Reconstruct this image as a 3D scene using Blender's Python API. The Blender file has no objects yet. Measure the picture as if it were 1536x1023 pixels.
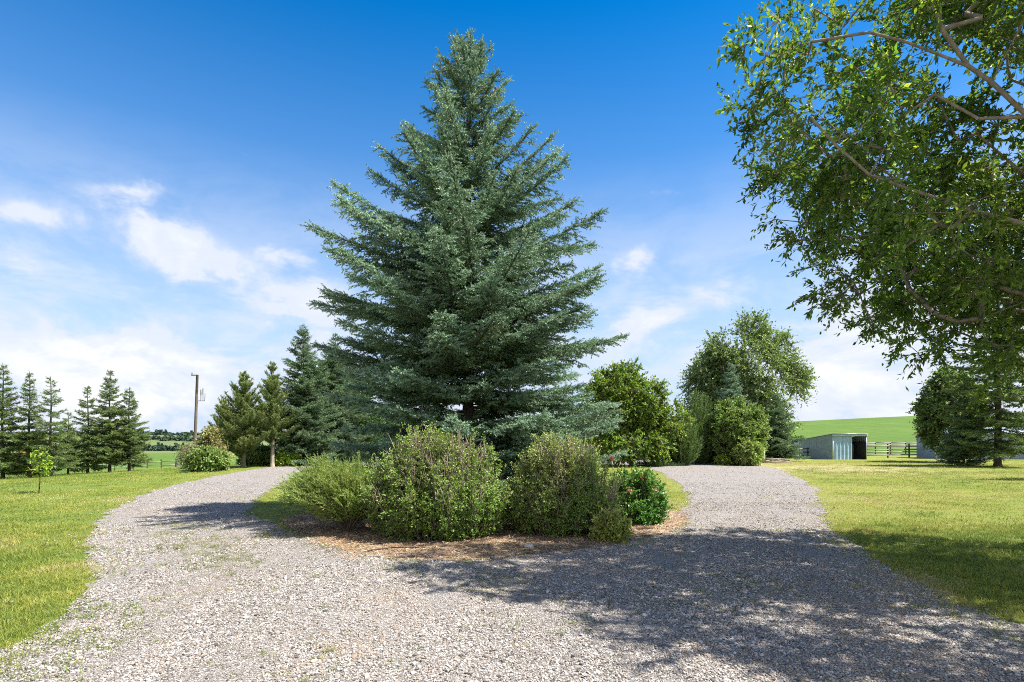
import bpy, math, random
import numpy as np
from mathutils import Vector
from mathutils.geometry import tessellate_polygon

C = bpy.context.scene.collection
DENOISE = False
EYE, F, CX, HV = 1.65, 853.33, 768.0, 660.0
R = math.radians

# ------------------------------------------------------------------ helpers
def smooth(a, b, x):
    t = np.clip((x - a) / (b - a), 0, 1)
    return t * t * (3 - 2 * t)

def terrain(x, y):
    x = np.asarray(x, float); y = np.asarray(y, float)
    wl = smooth(-14, -40, x)
    s = np.maximum(0, -x - 15.5)
    drop = 0.055 * s * s / (s + 3.0) + 0.012 * np.maximum(0, y - 40) * wl
    zl = -3.0 * (1 - np.exp(-drop / 3.0 * 1.25))
    r = np.hypot(x, y)
    hill_l = 8.6 * smooth(210, 560, r) * wl
    ang = x / np.maximum(y, 1.0)
    wr = smooth(-0.15, 0.25, ang) * smooth(2.0, 25, x)
    hill_r = (10.4 + 3.6 * smooth(0.40, 0.78, ang)) * smooth(62, 300, y) * wr
    far = 3.0 * smooth(120, 500, y) * (1 - wl) * (1 - wr)
    return zl + hill_l + hill_r + far

def tz(x, y):
    return float(terrain(x, y))

def at(u, Y):
    """world point on the ground at a bearing and a distance"""
    x = (u - CX) / F * Y
    return x, Y, tz(x, Y)

def hgt(v, Y, base=0.0):
    """height above base of something whose top is seen at elevation row v"""
    return EYE + (HV - v) / F * Y - base

def gp(u, v):
    Y = 20.0
    for _ in range(60):
        x, y, z = at(u, Y)
        Y = 0.5 * Y + 0.5 * (EYE - z) * F / max(v - HV, 1)
    return at(u, Y)

_H = np.random.RandomState(11).rand(256, 256)
def vnoise(x, y, seed=0):
    x = np.asarray(x, float) + seed * 37.13; y = np.asarray(y, float) + seed * 91.7
    xi = np.floor(x).astype(int); yi = np.floor(y).astype(int)
    fx = x - xi; fy = y - yi
    fx = fx * fx * (3 - 2 * fx); fy = fy * fy * (3 - 2 * fy)
    g = lambda a, b: _H[a & 255, b & 255]
    return (g(xi, yi) * (1 - fx) + g(xi + 1, yi) * fx) * (1 - fy) + (g(xi, yi + 1) * (1 - fx) + g(xi + 1, yi + 1) * fx) * fy

def fbm(x, y, seed=0):
    return (vnoise(x, y, seed) + 0.5 * vnoise(x * 2.1, y * 2.1, seed + 1) + 0.25 * vnoise(x * 4.3, y * 4.3, seed + 2)) / 1.75

def unit(a):
    return a / np.maximum(np.linalg.norm(a, axis=-1, keepdims=True), 1e-9)

def perp(d, rng):
    r = rng.normal(size=d.shape)
    return unit(r - d * np.sum(r * d, -1, keepdims=True))

class Geo:
    """collects vertex/face arrays, links as ONE mesh object"""
    def __init__(self):
        self.v, self.f, self.a, self.n = [], {3: [], 4: []}, [], 0
        self.mi = {3: [], 4: []}
    def add(self, v, f, var=0.5, mi=0):
        v = np.asarray(v, float).reshape(-1, 3); f = np.asarray(f, int)
        if len(v) == 0 or len(f) == 0: return
        k = f.shape[1]
        self.v.append(v); self.f[k].append(f + self.n)
        self.mi[k].append(np.full(len(f), mi))
        self.a.append(np.broadcast_to(np.asarray(var, float), (len(v),)).copy())
        self.n += len(v)
    def box(self, lo, hi, var=0.5, mi=0, rot=None, org=None):
        x0, y0, z0 = lo; x1, y1, z1 = hi
        v = np.array([[x0,y0,z0],[x1,y0,z0],[x1,y1,z0],[x0,y1,z0],[x0,y0,z1],[x1,y0,z1],[x1,y1,z1],[x0,y1,z1]], float)
        f = [[0,3,2,1],[4,5,6,7],[0,1,5,4],[1,2,6,5],[2,3,7,6],[3,0,4,7]]
        if rot is not None: v = v @ np.array(rot).T
        if org is not None: v = v + np.array(org)
        self.add(v, f, var, mi)
    def frusta(self, P0, P1, R0, R1, n=5, var=0.5, mi=0, cap=False):
        P0 = np.atleast_2d(P0).astype(float); P1 = np.atleast_2d(P1).astype(float); m = len(P0)
        R0 = np.broadcast_to(R0, (m,)); R1 = np.broadcast_to(R1, (m,))
        d = unit(P1 - P0)
        ref = np.where(np.abs(d[:, 2:3]) < 0.9, np.array([[0, 0, 1.0]]), np.array([[1.0, 0, 0]]))
        a = unit(np.cross(d, ref)); b = np.cross(d, a)
        th = np.arange(n) / n * 2 * np.pi
        ring = a[:, None] * np.cos(th)[None, :, None] + b[:, None] * np.sin(th)[None, :, None]
        v = np.concatenate([P0[:, None] + ring * R0[:, None, None], P1[:, None] + ring * R1[:, None, None]], 1)
        i = np.arange(n); j = (i + 1) % n
        f = np.stack([i, i + n, j + n, j], 1)
        base = (np.arange(m) * 2 * n)[:, None, None]
        vv = np.repeat(np.broadcast_to(var, (m,)), 2 * n)
        self.add(v.reshape(-1, 3), (f[None] + base).reshape(-1, 4), vv, mi)
        if cap:
            for q in range(m):
                c = P1[q] + d[q] * 0.001
                self.add(np.vstack([v[q, n:], c]), np.array([[k, n, (k + 1) % n] for k in range(n)])[:, ::-1], var if np.isscalar(var) else var[q], mi)
    def path(self, pts, r, n=6, var=0.5, mi=0, cap=False):
        pts = np.asarray(pts, float); r = np.broadcast_to(r, (len(pts),))
        self.frusta(pts[:-1], pts[1:], r[:-1], r[1:], n, var, mi)
        if cap: self.frusta(pts[-2:-1], pts[-1:], r[-2:-1], r[-1:], n, var, mi, cap=True)
    def leaves(self, P, D, L, W, rng, var, fold=0.12, mi=0, simple=False, N=None):
        P = np.asarray(P); m = len(P)
        if m == 0: return
        D = unit(D); S = perp(D, rng) if N is None else unit(np.cross(D, N)); N = np.cross(S, D)
        L = np.broadcast_to(L, (m,))[:, None]; W = np.broadcast_to(W, (m,))[:, None]
        base, tip = P, P + D * L
        mid = P + D * L * 0.45
        l, r = mid + S * W * 0.5, mid - S * W * 0.5
        if simple:
            v = np.stack([base, r, tip, l], 1)
            f = np.array([[0, 1, 2, 3]]); k = 4
        else:
            mm = mid - N * W * fold * 2
            v = np.stack([base, r, tip, l, mm], 1)
            f = np.array([[0, 1, 2, 4], [0, 4, 2, 3]]); k = 5
        ff = (f[None] + (np.arange(m) * k)[:, None, None]).reshape(-1, 4)
        self.add(v.reshape(-1, 3), ff, np.repeat(np.broadcast_to(var, (m,)), k), mi)
    def needles(self, P0, P1, per_m, nl, nw, rng, ang=0.8, var=None, mi=0, up=0.0):
        P0 = np.atleast_2d(P0); P1 = np.atleast_2d(P1)
        ln = np.linalg.norm(P1 - P0, axis=1)
        k = np.maximum(2, (ln * per_m + rng.rand(len(ln))).astype(int))
        idx = np.repeat(np.arange(len(ln)), k); m = len(idx)
        t = rng.rand(m)[:, None]
        d = unit(P1 - P0)[idx]
        p = P0[idx] * (1 - t) + P1[idx] * t
        q = perp(d, rng); q[:, 2] += up
        a = ang * (0.6 + 0.7 * rng.rand(m))[:, None]
        nd = unit(d * np.cos(a) + unit(q) * np.sin(a))
        s = perp(nd, rng)
        l = nl * (0.7 + 0.6 * rng.rand(m))[:, None]
        v = np.stack([p - s * nw * 0.5, p + s * nw * 0.5, p + nd * l], 1)
        f = np.arange(3 * m).reshape(m, 3)
        vr = rng.rand(len(ln)) if var is None else np.broadcast_to(var, (len(ln),))
        self.add(v.reshape(-1, 3), f, np.repeat(vr[idx], 3), mi)
    def build(self, name, mats, parent=None, smooth_shade=False):
        me = bpy.data.meshes.new(name)
        V = np.concatenate(self.v); A = np.concatenate(self.a)
        loops, starts, mi, s = [], [], [], 0
        for k in (3, 4):
            if self.f[k]:
                f = np.concatenate(self.f[k]); loops.append(f.ravel())
                starts.append(s + np.arange(len(f)) * k); s += f.size
                mi.append(np.concatenate(self.mi[k]))
        loops = np.concatenate(loops); starts = np.concatenate(starts); mi = np.concatenate(mi)
        me.vertices.add(len(V)); me.vertices.foreach_set('co', V.astype(np.float32).ravel())
        me.loops.add(len(loops)); me.loops.foreach_set('vertex_index', loops.astype(np.int32))
        me.polygons.add(len(starts)); me.polygons.foreach_set('loop_start', starts.astype(np.int32))
        at_ = me.attributes.new('var', 'FLOAT', 'POINT'); at_.data.foreach_set('value', A.astype(np.float32))
        me.update(calc_edges=True)
        if not isinstance(mats, (list, tuple)): mats = [mats]
        for m in mats: me.materials.append(m)
        me.polygons.foreach_set('material_index', mi.astype(np.int32))
        if smooth_shade: me.polygons.foreach_set('use_smooth', np.ones(len(starts), bool))
        me.validate()
        o = bpy.data.objects.new(name, me); C.objects.link(o)
        if parent is not None: o.parent = parent
        return o

def tag(o, label=None, cat=None, group=None, kind=None):
    if label: o['label'] = label
    if cat: o['category'] = cat
    if group: o['group'] = group
    if kind: o['kind'] = kind
    return o

def thing(name, label, cat, loc, group=None, rz=0.0):
    o = bpy.data.objects.new(name, None); C.objects.link(o)
    o.empty_display_size = 0.3; o.location = loc; o.rotation_euler = (0, 0, rz)
    return tag(o, label, cat, group)

# ------------------------------------------------------------------ materials
def new_mat(name):
    m = bpy.data.materials.new(name); m.use_nodes = True
    nt = m.node_tree; nt.nodes.clear()
    out = nt.nodes.new('ShaderNodeOutputMaterial')
    return m, nt, out

def N(nt, t, **kw):
    n = nt.nodes.new(t)
    for k, v in kw.items():
        if k in n.inputs: n.inputs[k].default_value = v
        else: setattr(n, k, v)
    return n

def ramp(nt, fac, stops):
    r = nt.nodes.new('ShaderNodeValToRGB')
    e = r.color_ramp.elements
    while len(e) < len(stops): e.new(0.5)
    for i, (p, c) in enumerate(stops):
        e[i].position = p; e[i].color = (*c, 1)
    nt.links.new(fac, r.inputs['Fac'])
    return r.outputs['Color']

def mixc(nt, fac, a, b, blend='MIX'):
    m = nt.nodes.new('ShaderNodeMix'); m.data_type = 'RGBA'; m.blend_type = blend
    for s, v in ((m.inputs[0], fac), (m.inputs[6], a), (m.inputs[7], b)):
        if hasattr(v, 'is_linked'): nt.links.new(v, s)
        elif isinstance(v, (int, float)): s.default_value = v
        else: s.default_value = (*v, 1)
    return m.outputs[2]

def noise(nt, scale, detail=4, rough=0.55, coord=None, dist=0.0):
    n = nt.nodes.new('ShaderNodeTexNoise')
    n.inputs['Scale'].default_value = scale; n.inputs['Detail'].default_value = detail
    n.inputs['Roughness'].default_value = rough; n.inputs['Distortion'].default_value = dist
    if coord is not None: nt.links.new(coord, n.inputs['Vector'])
    return n.outputs['Fac']

def mth(nt, op, a, b=None, c=None, clamp=False):
    m = nt.nodes.new('ShaderNodeMath'); m.operation = op; m.use_clamp = clamp
    for i, v in enumerate((a, b, c)):
        if v is None: continue
        if hasattr(v, 'is_linked'): nt.links.new(v, m.inputs[i])
        else: m.inputs[i].default_value = v
    return m.outputs[0]

def mrange(nt, v, a, b, c=0.0, d=1.0, smoothstep=True):
    m = nt.nodes.new('ShaderNodeMapRange')
    if smoothstep: m.interpolation_type = 'SMOOTHSTEP'
    for i, q in enumerate((v, a, b, c, d)):
        if hasattr(q, 'is_linked'): nt.links.new(q, m.inputs[i])
        else: m.inputs[i].default_value = q
    return m.outputs[0]

def foliage(name, stops, transl=0.3, rough=0.5, spec=0.35, tcol=(1.0, 1.15, 0.5)):
    m, nt, out = new_mat(name)
    a = N(nt, 'ShaderNodeAttribute', attribute_name='var')
    col = ramp(nt, a.outputs['Fac'], stops)
    tc = N(nt, 'ShaderNodeTexCoord')
    nz = noise(nt, 0.9, 2, 0.5, tc.outputs['Object'])
    hs = N(nt, 'ShaderNodeHueSaturation')
    nt.links.new(mrange(nt, nz, 0.25, 0.75, 0.49, 0.51), hs.inputs['Hue'])
    nt.links.new(mrange(nt, nz, 0.25, 0.75, 0.8, 1.2), hs.inputs['Value'])
    nt.links.new(col, hs.inputs['Color']); col = hs.outputs['Color']
    p = N(nt, 'ShaderNodeBsdfPrincipled'); p.inputs['Roughness'].default_value = rough
    p.inputs['Specular IOR Level'].default_value = spec
    nt.links.new(col, p.inputs['Base Color'])
    t = N(nt, 'ShaderNodeBsdfTranslucent')
    nt.links.new(mixc(nt, 1.0, col, tcol, 'MULTIPLY'), t.inputs['Color'])
    mx = N(nt, 'ShaderNodeMixShader'); mx.inputs[0].default_value = transl
    nt.links.new(p.outputs[0], mx.inputs[1]); nt.links.new(t.outputs[0], mx.inputs[2])
    nt.links.new(mx.outputs[0], out.inputs['Surface'])
    return m

def bark(name, c0, c1, scale=14, rough=0.85):
    m, nt, out = new_mat(name)
    tc = N(nt, 'ShaderNodeTexCoord')
    mp = N(nt, 'ShaderNodeMapping'); mp.inputs['Scale'].default_value = (1, 1, 0.25)
    nt.links.new(tc.outputs['Object'], mp.inputs['Vector'])
    nz = noise(nt, scale, 5, 0.65, mp.outputs[0])
    p = N(nt, 'ShaderNodeBsdfPrincipled'); p.inputs['Roughness'].default_value = rough
    p.inputs['Specular IOR Level'].default_value = 0.2
    nt.links.new(ramp(nt, nz, [(0.3, c0), (0.7, c1)]), p.inputs['Base Color'])
    b = N(nt, 'ShaderNodeBump'); b.inputs['Strength'].default_value = 0.6; b.inputs['Distance'].default_value = 0.02
    nt.links.new(nz, b.inputs['Height']); nt.links.new(b.outputs[0], p.inputs['Normal'])
    nt.links.new(p.outputs[0], out.inputs['Surface'])
    return m

def plain(name, col, rough=0.6, metal=0.0, var=0.15, scale=6.0, spec=0.4):
    m, nt, out = new_mat(name)
    tc = N(nt, 'ShaderNodeTexCoord')
    nz = noise(nt, scale, 5, 0.6, tc.outputs['Object'])
    p = N(nt, 'ShaderNodeBsdfPrincipled'); p.inputs['Roughness'].default_value = rough
    p.inputs['Metallic'].default_value = metal; p.inputs['Specular IOR Level'].default_value = spec
    a = tuple(max(0, x * (1 - var)) for x in col); b = tuple(min(1, x * (1 + var)) for x in col)
    nt.links.new(ramp(nt, nz, [(0.3, a), (0.7, b)]), p.inputs['Base Color'])
    nt.links.new(p.outputs[0], out.inputs['Surface'])
    return m

M = {}
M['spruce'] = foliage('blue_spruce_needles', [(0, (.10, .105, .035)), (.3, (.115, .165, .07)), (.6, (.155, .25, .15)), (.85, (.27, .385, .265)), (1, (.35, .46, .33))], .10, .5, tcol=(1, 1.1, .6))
M['spruce_dark'] = foliage('dark_spruce_needles', [(0, (.06, .095, .04)), (.6, (.105, .17, .08)), (1, (.18, .25, .13))], .15, .55)
M['spruce_green'] = foliage('green_spruce_needles', [(0, (.065, .10, .035)), (.5, (.12, .18, .055)), (1, (.21, .25, .075))], .25, .55)
M['pine'] = foliage('pine_needles', [(0, (.075, .115, .035)), (.5, (.14, .19, .055)), (1, (.25, .28, .09))], .2, .5)
M['juniper'] = foliage('juniper_sprays', [(0, (.16, .24, .06)), (.5, (.29, .38, .10)), (1, (.43, .48, .17))], .32, .55)
M['cedar'] = foliage('cedar_sprays', [(0, (0.054, 0.108, 0.027)), (.5, (0.108, 0.176, 0.047)), (1, (0.176, 0.243, 0.068))], .25, .55)
M['willow'] = foliage('willow_leaves', [(0, (.06, .12, .025)), (.5, (.12, .20, .04)), (.85, (.22, .31, .06)), (1, (.36, .41, .10))], .5, .38, .4, tcol=(1.35, 1.4, .55))
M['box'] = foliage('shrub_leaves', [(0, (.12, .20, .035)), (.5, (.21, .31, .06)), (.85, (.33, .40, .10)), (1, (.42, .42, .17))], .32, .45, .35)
M['rose'] = foliage('rose_leaves', [(0, (0.068, 0.162, 0.034)), (.6, (0.135, 0.270, 0.047)), (1, (0.257, 0.365, 0.081))], .3, .45)
M['lime'] = foliage('lime_leaves', [(0, (0.162, 0.270, 0.027)), (.6, (0.270, 0.392, 0.041)), (1, (0.446, 0.499, 0.081))], .36, .5)
M['gold'] = foliage('golden_leaves', [(0, (.25, .30, .05)), (.5, (.42, .44, .09)), (1, (.56, .52, .14))], .35, .5)
M['apple'] = foliage('bright_tree_leaves', [(0, (.09, .155, .028)), (.5, (.17, .25, .042)), (.93, (.29, .36, .07)), (1, (.27, .20, .08))], .38, .48)
M['poplar'] = foliage('poplar_leaves', [(0, (.10, .155, .05)), (.55, (.18, .25, .085)), (1, (.32, .37, .17))], .38, .42, .4)
M['maple'] = foliage('dark_tree_leaves', [(0, (0.047, 0.101, 0.027)), (.6, (0.081, 0.155, 0.038)), (1, (0.149, 0.216, 0.054))], .3, .5)
M['olive'] = foliage('olive_shrub_leaves', [(0, (.12, .19, .045)), (.6, (.20, .28, .07)), (1, (.32, .37, .13))], .3, .5)
M['rust'] = foliage('rusty_shrub_leaves', [(0, (.17, .18, .06)), (.6, (.26, .26, .09)), (1, (.36, .25, .13))], .28, .5)
M['far_wood'] = foliage('far_wood_leaves', [(0, (.03, .06, .045)), (1, (.075, .11, .07))], .1, .8, .1)
M['petal'] = foliage('rose_petals', [(0, (.55, .03, .09)), (.6, (.66, .07, .16)), (1, (.72, .22, .24))], .3, .5, tcol=(1, .5, .6))
M['petal_pale'] = foliage('pale_rose_petals', [(0, (.60, .30, .22)), (1, (.75, .45, .34))], .3, .5, tcol=(1, .8, .6))
M['cone'] = foliage('spruce_cones', [(0, (.13, .055, .025)), (1, (.24, .11, .05))], .05, .6)
M['bark'] = bark('grey_bark', (.10, .08, .06), (.22, .18, .14))
M['bark_dark'] = bark('dark_bark', (.045, .033, .025), (.11, .085, .065))
M['bark_willow'] = bark('willow_bark', (.14, .11, .08), (.32, .27, .21))
M['bark_pale'] = bark('pale_bark', (.22, .18, .14), (.40, .34, .27))
M['twig'] = bark('dry_twigs', (.24, .175, .13), (.42, .33, .265), 30)
M['pole'] = bark('weathered_pole', (.09, .07, .055), (.19, .16, .13), 20)
M['rail'] = bark('weathered_rail', (.21, .195, .175), (.36, .335, .30), 20)
M['post'] = bark('fence_post', (.12, .10, .08), (.22, .19, .16), 20)
M['steel'] = plain('galvanised_steel', (.38, .40, .43), .45, .6)
M['ceramic'] = plain('insulator_ceramic', (.30, .27, .25), .3)
M['whitepaint'] = plain('white_paint', (.74, .73, .70), .5, var=.08)
M['stone'] = plain('boulder_stone', (.42, .39, .35), .85, var=.3, scale=20)
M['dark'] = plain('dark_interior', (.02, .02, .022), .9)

def ribbed(name, col, pitch, axis, rough=.5, metal=.1):
    """corrugated metal sheet: real colour, ribs as bump along one axis"""
    m, nt, out = new_mat(name)
    tc = N(nt, 'ShaderNodeTexCoord')
    nz = noise(nt, 2.2, 4, .6, tc.outputs['Object'])
    p = N(nt, 'ShaderNodeBsdfPrincipled'); p.inputs['Roughness'].default_value = rough
    p.inputs['Metallic'].default_value = metal
    nt.links.new(ramp(nt, nz, [(.3, tuple(c * .85 for c in col)), (.7, tuple(c * 1.12 for c in col))]), p.inputs['Base Color'])
    nt.links.new(p.outputs[0], out.inputs['Surface'])
    return m
M['shed_side'] = ribbed('grey_metal_sheet', (.25, .32, .43), .3, 1)
M['shed_front'] = ribbed('blue_metal_sheet', (.33, .48, .66), .3, 0)
M['shed_trim'] = plain('metal_trim', (.50, .54, .57), .4, .4, .06)
M['barn_wall'] = ribbed('barn_metal_sheet', (.22, .27, .36), .3, 0)

# ground material --------------------------------------------------
def ground_material():
    m, nt, out = new_mat('grass_ground')
    tc = N(nt, 'ShaderNodeTexCoord'); g = tc.outputs['Object']
    sx = N(nt, 'ShaderNodeSeparateXYZ'); nt.links.new(g, sx.inputs[0])
    big = noise(nt, .16, 5, .6, g, .4); mid = noise(nt, 1.3, 5, .65, g); fine = noise(nt, 28, 5, .75, g)
    lawn = ramp(nt, big, [(.30, (.145, .185, .035)), (.5, (.21, .225, .045)), (.72, (.28, .255, .07))])
    lawn = mixc(nt, mrange(nt, mid, .30, .75), lawn, (.14, .19, .02))
    lawn = mixc(nt, mrange(nt, fine, .3, .8, 0, .55), lawn, (.24, .24, .07))
    dry = noise(nt, .55, 6, .7, g, .5)
    lawn = mixc(nt, mrange(nt, dry, .60, .74, 0, .7), lawn, (.32, .27, .12))
    # bare worn track on the right, past the end of the gravel
    dx = mth(nt, 'SUBTRACT', sx.outputs[0], 17.5); dy = mth(nt, 'SUBTRACT', sx.outputs[1], 33.5)
    rr = mth(nt, 'SQRT', mth(nt, 'ADD', mth(nt, 'POWER', mth(nt, 'DIVIDE', dx, 9.0), 2.0), mth(nt, 'POWER', mth(nt, 'DIVIDE', dy, 9.0), 2.0)))
    bare = mth(nt, 'MULTIPLY', mrange(nt, rr, 1.15, .25), mrange(nt, dry, .32, .60))
    lawn = mixc(nt, mth(nt, 'MULTIPLY', bare, .85), lawn, (.37, .30, .17))
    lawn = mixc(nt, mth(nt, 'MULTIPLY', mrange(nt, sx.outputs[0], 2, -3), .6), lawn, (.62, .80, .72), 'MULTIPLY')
    fld = noise(nt, .03, 5, .6, g)
    mp = N(nt, 'ShaderNodeMapping'); mp.inputs['Scale'].default_value = (.5, .06, 1); mp.inputs['Rotation'].default_value = (0, 0, .5)
    nt.links.new(g, mp.inputs[0])
    rows = noise(nt, 1.0, 4, .6, mp.outputs[0])
    crop = ramp(nt, fld, [(.3, (.075, .135, .02)), (.7, (.11, .165, .03))])
    crop = mixc(nt, mrange(nt, rows, .35, .70, 0, .8), crop, (.06, .115, .018))
    # far left pasture: drier
    past = ramp(nt, noise(nt, .012, 5, .65, g), [(.35, (.085, .13, .045)), (.65, (.15, .17, .07))])
    dist = N(nt, 'ShaderNodeVectorMath', operation='LENGTH'); nt.links.new(g, dist.inputs[0])
    leftw = mrange(nt, sx.outputs[0], -60, -90)
    crop = mixc(nt, mth(nt, 'MULTIPLY', leftw, mrange(nt, dist.outputs['Value'], 215, 235)), crop, past)
    yard = mth(nt, 'MAXIMUM', mrange(nt, sx.outputs[1], 56, 64), mrange(nt, sx.outputs[0], -36, -42))
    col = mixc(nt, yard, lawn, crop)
    p = N(nt, 'ShaderNodeBsdfPrincipled'); p.inputs['Roughness'].default_value = .9
    p.inputs['Specular IOR Level'].default_value = .12
    nt.links.new(col, p.inputs['Base Color'])
    b = N(nt, 'ShaderNodeBump'); b.inputs['Strength'].default_value = .9; b.inputs['Distance'].default_value = .05
    nt.links.new(fine, b.inputs['Height']); nt.links.new(b.outputs[0], p.inputs['Normal'])
    nt.links.new(p.outputs[0], out.inputs['Surface'])
    return m

def gravel_material():
    m, nt, out = new_mat('gravel_bed')
    tc = N(nt, 'ShaderNodeTexCoord'); g = tc.outputs['Object']
    v = N(nt, 'ShaderNodeTexVoronoi'); v.inputs['Scale'].default_value = 52
    nt.links.new(g, v.inputs['Vector'])
    sc = N(nt, 'ShaderNodeSeparateColor'); nt.links.new(v.outputs['Color'], sc.inputs[0])
    peb = ramp(nt, sc.outputs[0], [(0, (.11, .097, .085)), (.25, (.24, .215, .195)), (.7, (.35, .32, .295)), (1, (.50, .465, .44))])
    gap = mrange(nt, v.outputs['Distance'], .28, .62, 0, 1)
    peb = mixc(nt, mth(nt, 'MULTIPLY', gap, .6), peb, (.10, .088, .075))
    big = noise(nt, .5, 5, .65, g, .6)
    dirt = mixc(nt, mrange(nt, big, .50, .72, 0, .5), peb, (.24, .195, .15))
    d2 = noise(nt, 2.2, 6, .7, g, .8)
    dirt = mixc(nt, mrange(nt, d2, .55, .72, 0, .45), dirt, (.17, .14, .11))
    # compacted wheel tracks are finer and greyer
    p = N(nt, 'ShaderNodeBsdfPrincipled'); p.inputs['Roughness'].default_value = .9
    p.inputs['Specular IOR Level'].default_value = .2
    nt.links.new(dirt, p.inputs['Base Color'])
    b = N(nt, 'ShaderNodeBump'); b.inputs['Strength'].default_value = 1.0; b.inputs['Distance'].default_value = .012
    b.invert = True
    nt.links.new(v.outputs['Distance'], b.inputs['Height']); nt.links.new(b.outputs[0], p.inputs['Normal'])
    nt.links.new(p.outputs[0], out.inputs['Surface'])
    return m

def mulch_material():
    m, nt, out = new_mat('needle_litter')
    tc = N(nt, 'ShaderNodeTexCoord'); g = tc.outputs['Object']
    big = noise(nt, 1.1, 5, .65, g, .5); fine = noise(nt, 45, 5, .75, g, 1.5)
    c = ramp(nt, big, [(.3, (.19, .13, .08)), (.55, (.29, .195, .12)), (.75, (.34, .265, .17))])
    c = mixc(nt, mrange(nt, fine, .40, .72), c, (.46, .34, .23))
    c = mixc(nt, mrange(nt, fine, .46, .30, 0, .8), c, (.09, .055, .035))
    p = N(nt, 'ShaderNodeBsdfPrincipled'); p.inputs['Roughness'].default_value = .95
    p.inputs['Specular IOR Level'].default_value = .1
    nt.links.new(c, p.inputs['Base Color'])
    b = N(nt, 'ShaderNodeBump'); b.inputs['Strength'].default_value = 1.0; b.inputs['Distance'].default_value = .03
    nt.links.new(fine, b.inputs['Height']); nt.links.new(b.outputs[0], p.inputs['Normal'])
    nt.links.new(p.outputs[0], out.inputs['Surface'])
    return m

def instance_mat(name, stops, rough=.8, transl=0.0, spec=.25, attr=None):
    m, nt, out = new_mat(name)
    if attr:
        oi = N(nt, 'ShaderNodeAttribute', attribute_name=attr, attribute_type='INSTANCER'); f = oi.outputs['Fac']
    else:
        oi = N(nt, 'ShaderNodeObjectInfo'); f = oi.outputs['Random']
    col = ramp(nt, f, stops)
    p = N(nt, 'ShaderNodeBsdfPrincipled'); p.inputs['Roughness'].default_value = rough
    p.inputs['Specular IOR Level'].default_value = spec
    nt.links.new(col, p.inputs['Base Color'])
    sh = p.outputs[0]
    if transl:
        t = N(nt, 'ShaderNodeBsdfTranslucent'); nt.links.new(col, t.inputs['Color'])
        mx = N(nt, 'ShaderNodeMixShader'); mx.inputs[0].default_value = transl
        nt.links.new(sh, mx.inputs[1]); nt.links.new(t.outputs[0], mx.inputs[2]); sh = mx.outputs[0]
    nt.links.new(sh, out.inputs['Surface'])
    return m

# ------------------------------------------------------------------ ground
def build_ground():
    def axis(lo, hi, near, n):
        t = np.linspace(-1, 1, n) if lo < 0 else np.linspace(0, 1, n)
        s = np.sinh(t * 5.2) / math.sinh(5.2)
        return s * hi
    xs = axis(-1, 1500, 1, 241)
    yp = axis(0, 1800, 1, 221); ys = np.concatenate([[-60, -25, -8], yp])
    X, Y = np.meshgrid(xs, ys)
    Z = terrain(X, Y)
    V = np.stack([X, Y, Z], -1).reshape(-1, 3)
    nx, ny = len(xs), len(ys)
    i = np.arange(nx - 1)[None] + np.arange(ny - 1)[:, None] * nx
    f = np.stack([i, i + 1, i + nx + 1, i + nx], -1).reshape(-1, 4)
    g = Geo(); g.add(V, f)
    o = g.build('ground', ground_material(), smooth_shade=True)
    tag(o, kind='structure')
build_ground()

OUT = [(0,-6),(-4.2,-6),(-4.1,0),(-4.0,3),(-3.95,4.3),(-4.15,5.2),(-4.5,5.9),(-5.1,6.8),(-5.78,7.8),(-7.1,9.6),(-8.6,12.0),(-10.5,15.8),(-12.1,20.1),(-13.2,24.7),
       (-14.5,32),(-14.0,38.5),(-8,43.5),(0,46.5),(9,46.8),(13,43.5),(15.6,39.8),(15.6,34.5),(14.1,29.3),(12.3,24.5),(10.65,20.1),(8.9,16.6),(7.6,14.07),(6.6,12.0),(5.88,10.4),(5.3,8.4),(4.75,6.8),(4.45,5.6),(4.5,4.7),(5.2,3.9),(7.0,3.0),(10,1.8),(14,.5),(14,-6)]
ISL = [(-4.3,10.6),(-2.8,8.9),(-2.0,8.25),(-.98,8.0),(-.1,8.1),(.88,8.65),(1.7,9.35),(2.6,10.3),(3.5,12.4),(4.6,14.8),(5.3,17.2),(6.5,23),(7.9,32),(7.2,37),(3,39.6),(-4,39.5),(-10,37.2),(-11.6,33),(-9.2,23.5),(-7.3,16.2),(-5.9,12.8)]
MUL = [(-4.3,10.9),(-2.85,8.8),(-2.05,8.1),(-.98,7.85),(-.1,7.95),(.88,8.55),(1.75,9.2),(2.75,10.2),(3.55,12.0),(3.7,13.6),(3.3,15.2),(2.6,19),(-1,21),(-4,19.5),(-4.6,16),(-4.7,13.0)]

def catmull(P, step):
    P = np.array(P, float); n = len(P); out = []
    for i in range(n):
        p0, p1, p2, p3 = P[i - 1], P[i], P[(i + 1) % n], P[(i + 2) % n]
        k = max(2, int(np.linalg.norm(p2 - p1) / step))
        t = (np.arange(k) / k)[:, None]
        out.append(.5 * ((2 * p1) + (-p0 + p2) * t + (2 * p0 - 5 * p1 + 4 * p2 - p3) * t ** 2 + (-p0 + 3 * p1 - 3 * p2 + p3) * t ** 3))
    return np.concatenate(out)

def rough_edge(P, amp, seed):
    x, y = P[:, 0], P[:, 1]
    t = np.roll(P, -1, 0) - np.roll(P, 1, 0); nrm = unit(np.stack([t[:, 1], -t[:, 0]], 1))
    o = (fbm(x * .9, y * .9, seed) - .5) * 1.3 * amp + (fbm(x * 5, y * 5, seed + 5) - .5) * .9 * amp
    return P + nrm * o[:, None]

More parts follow.
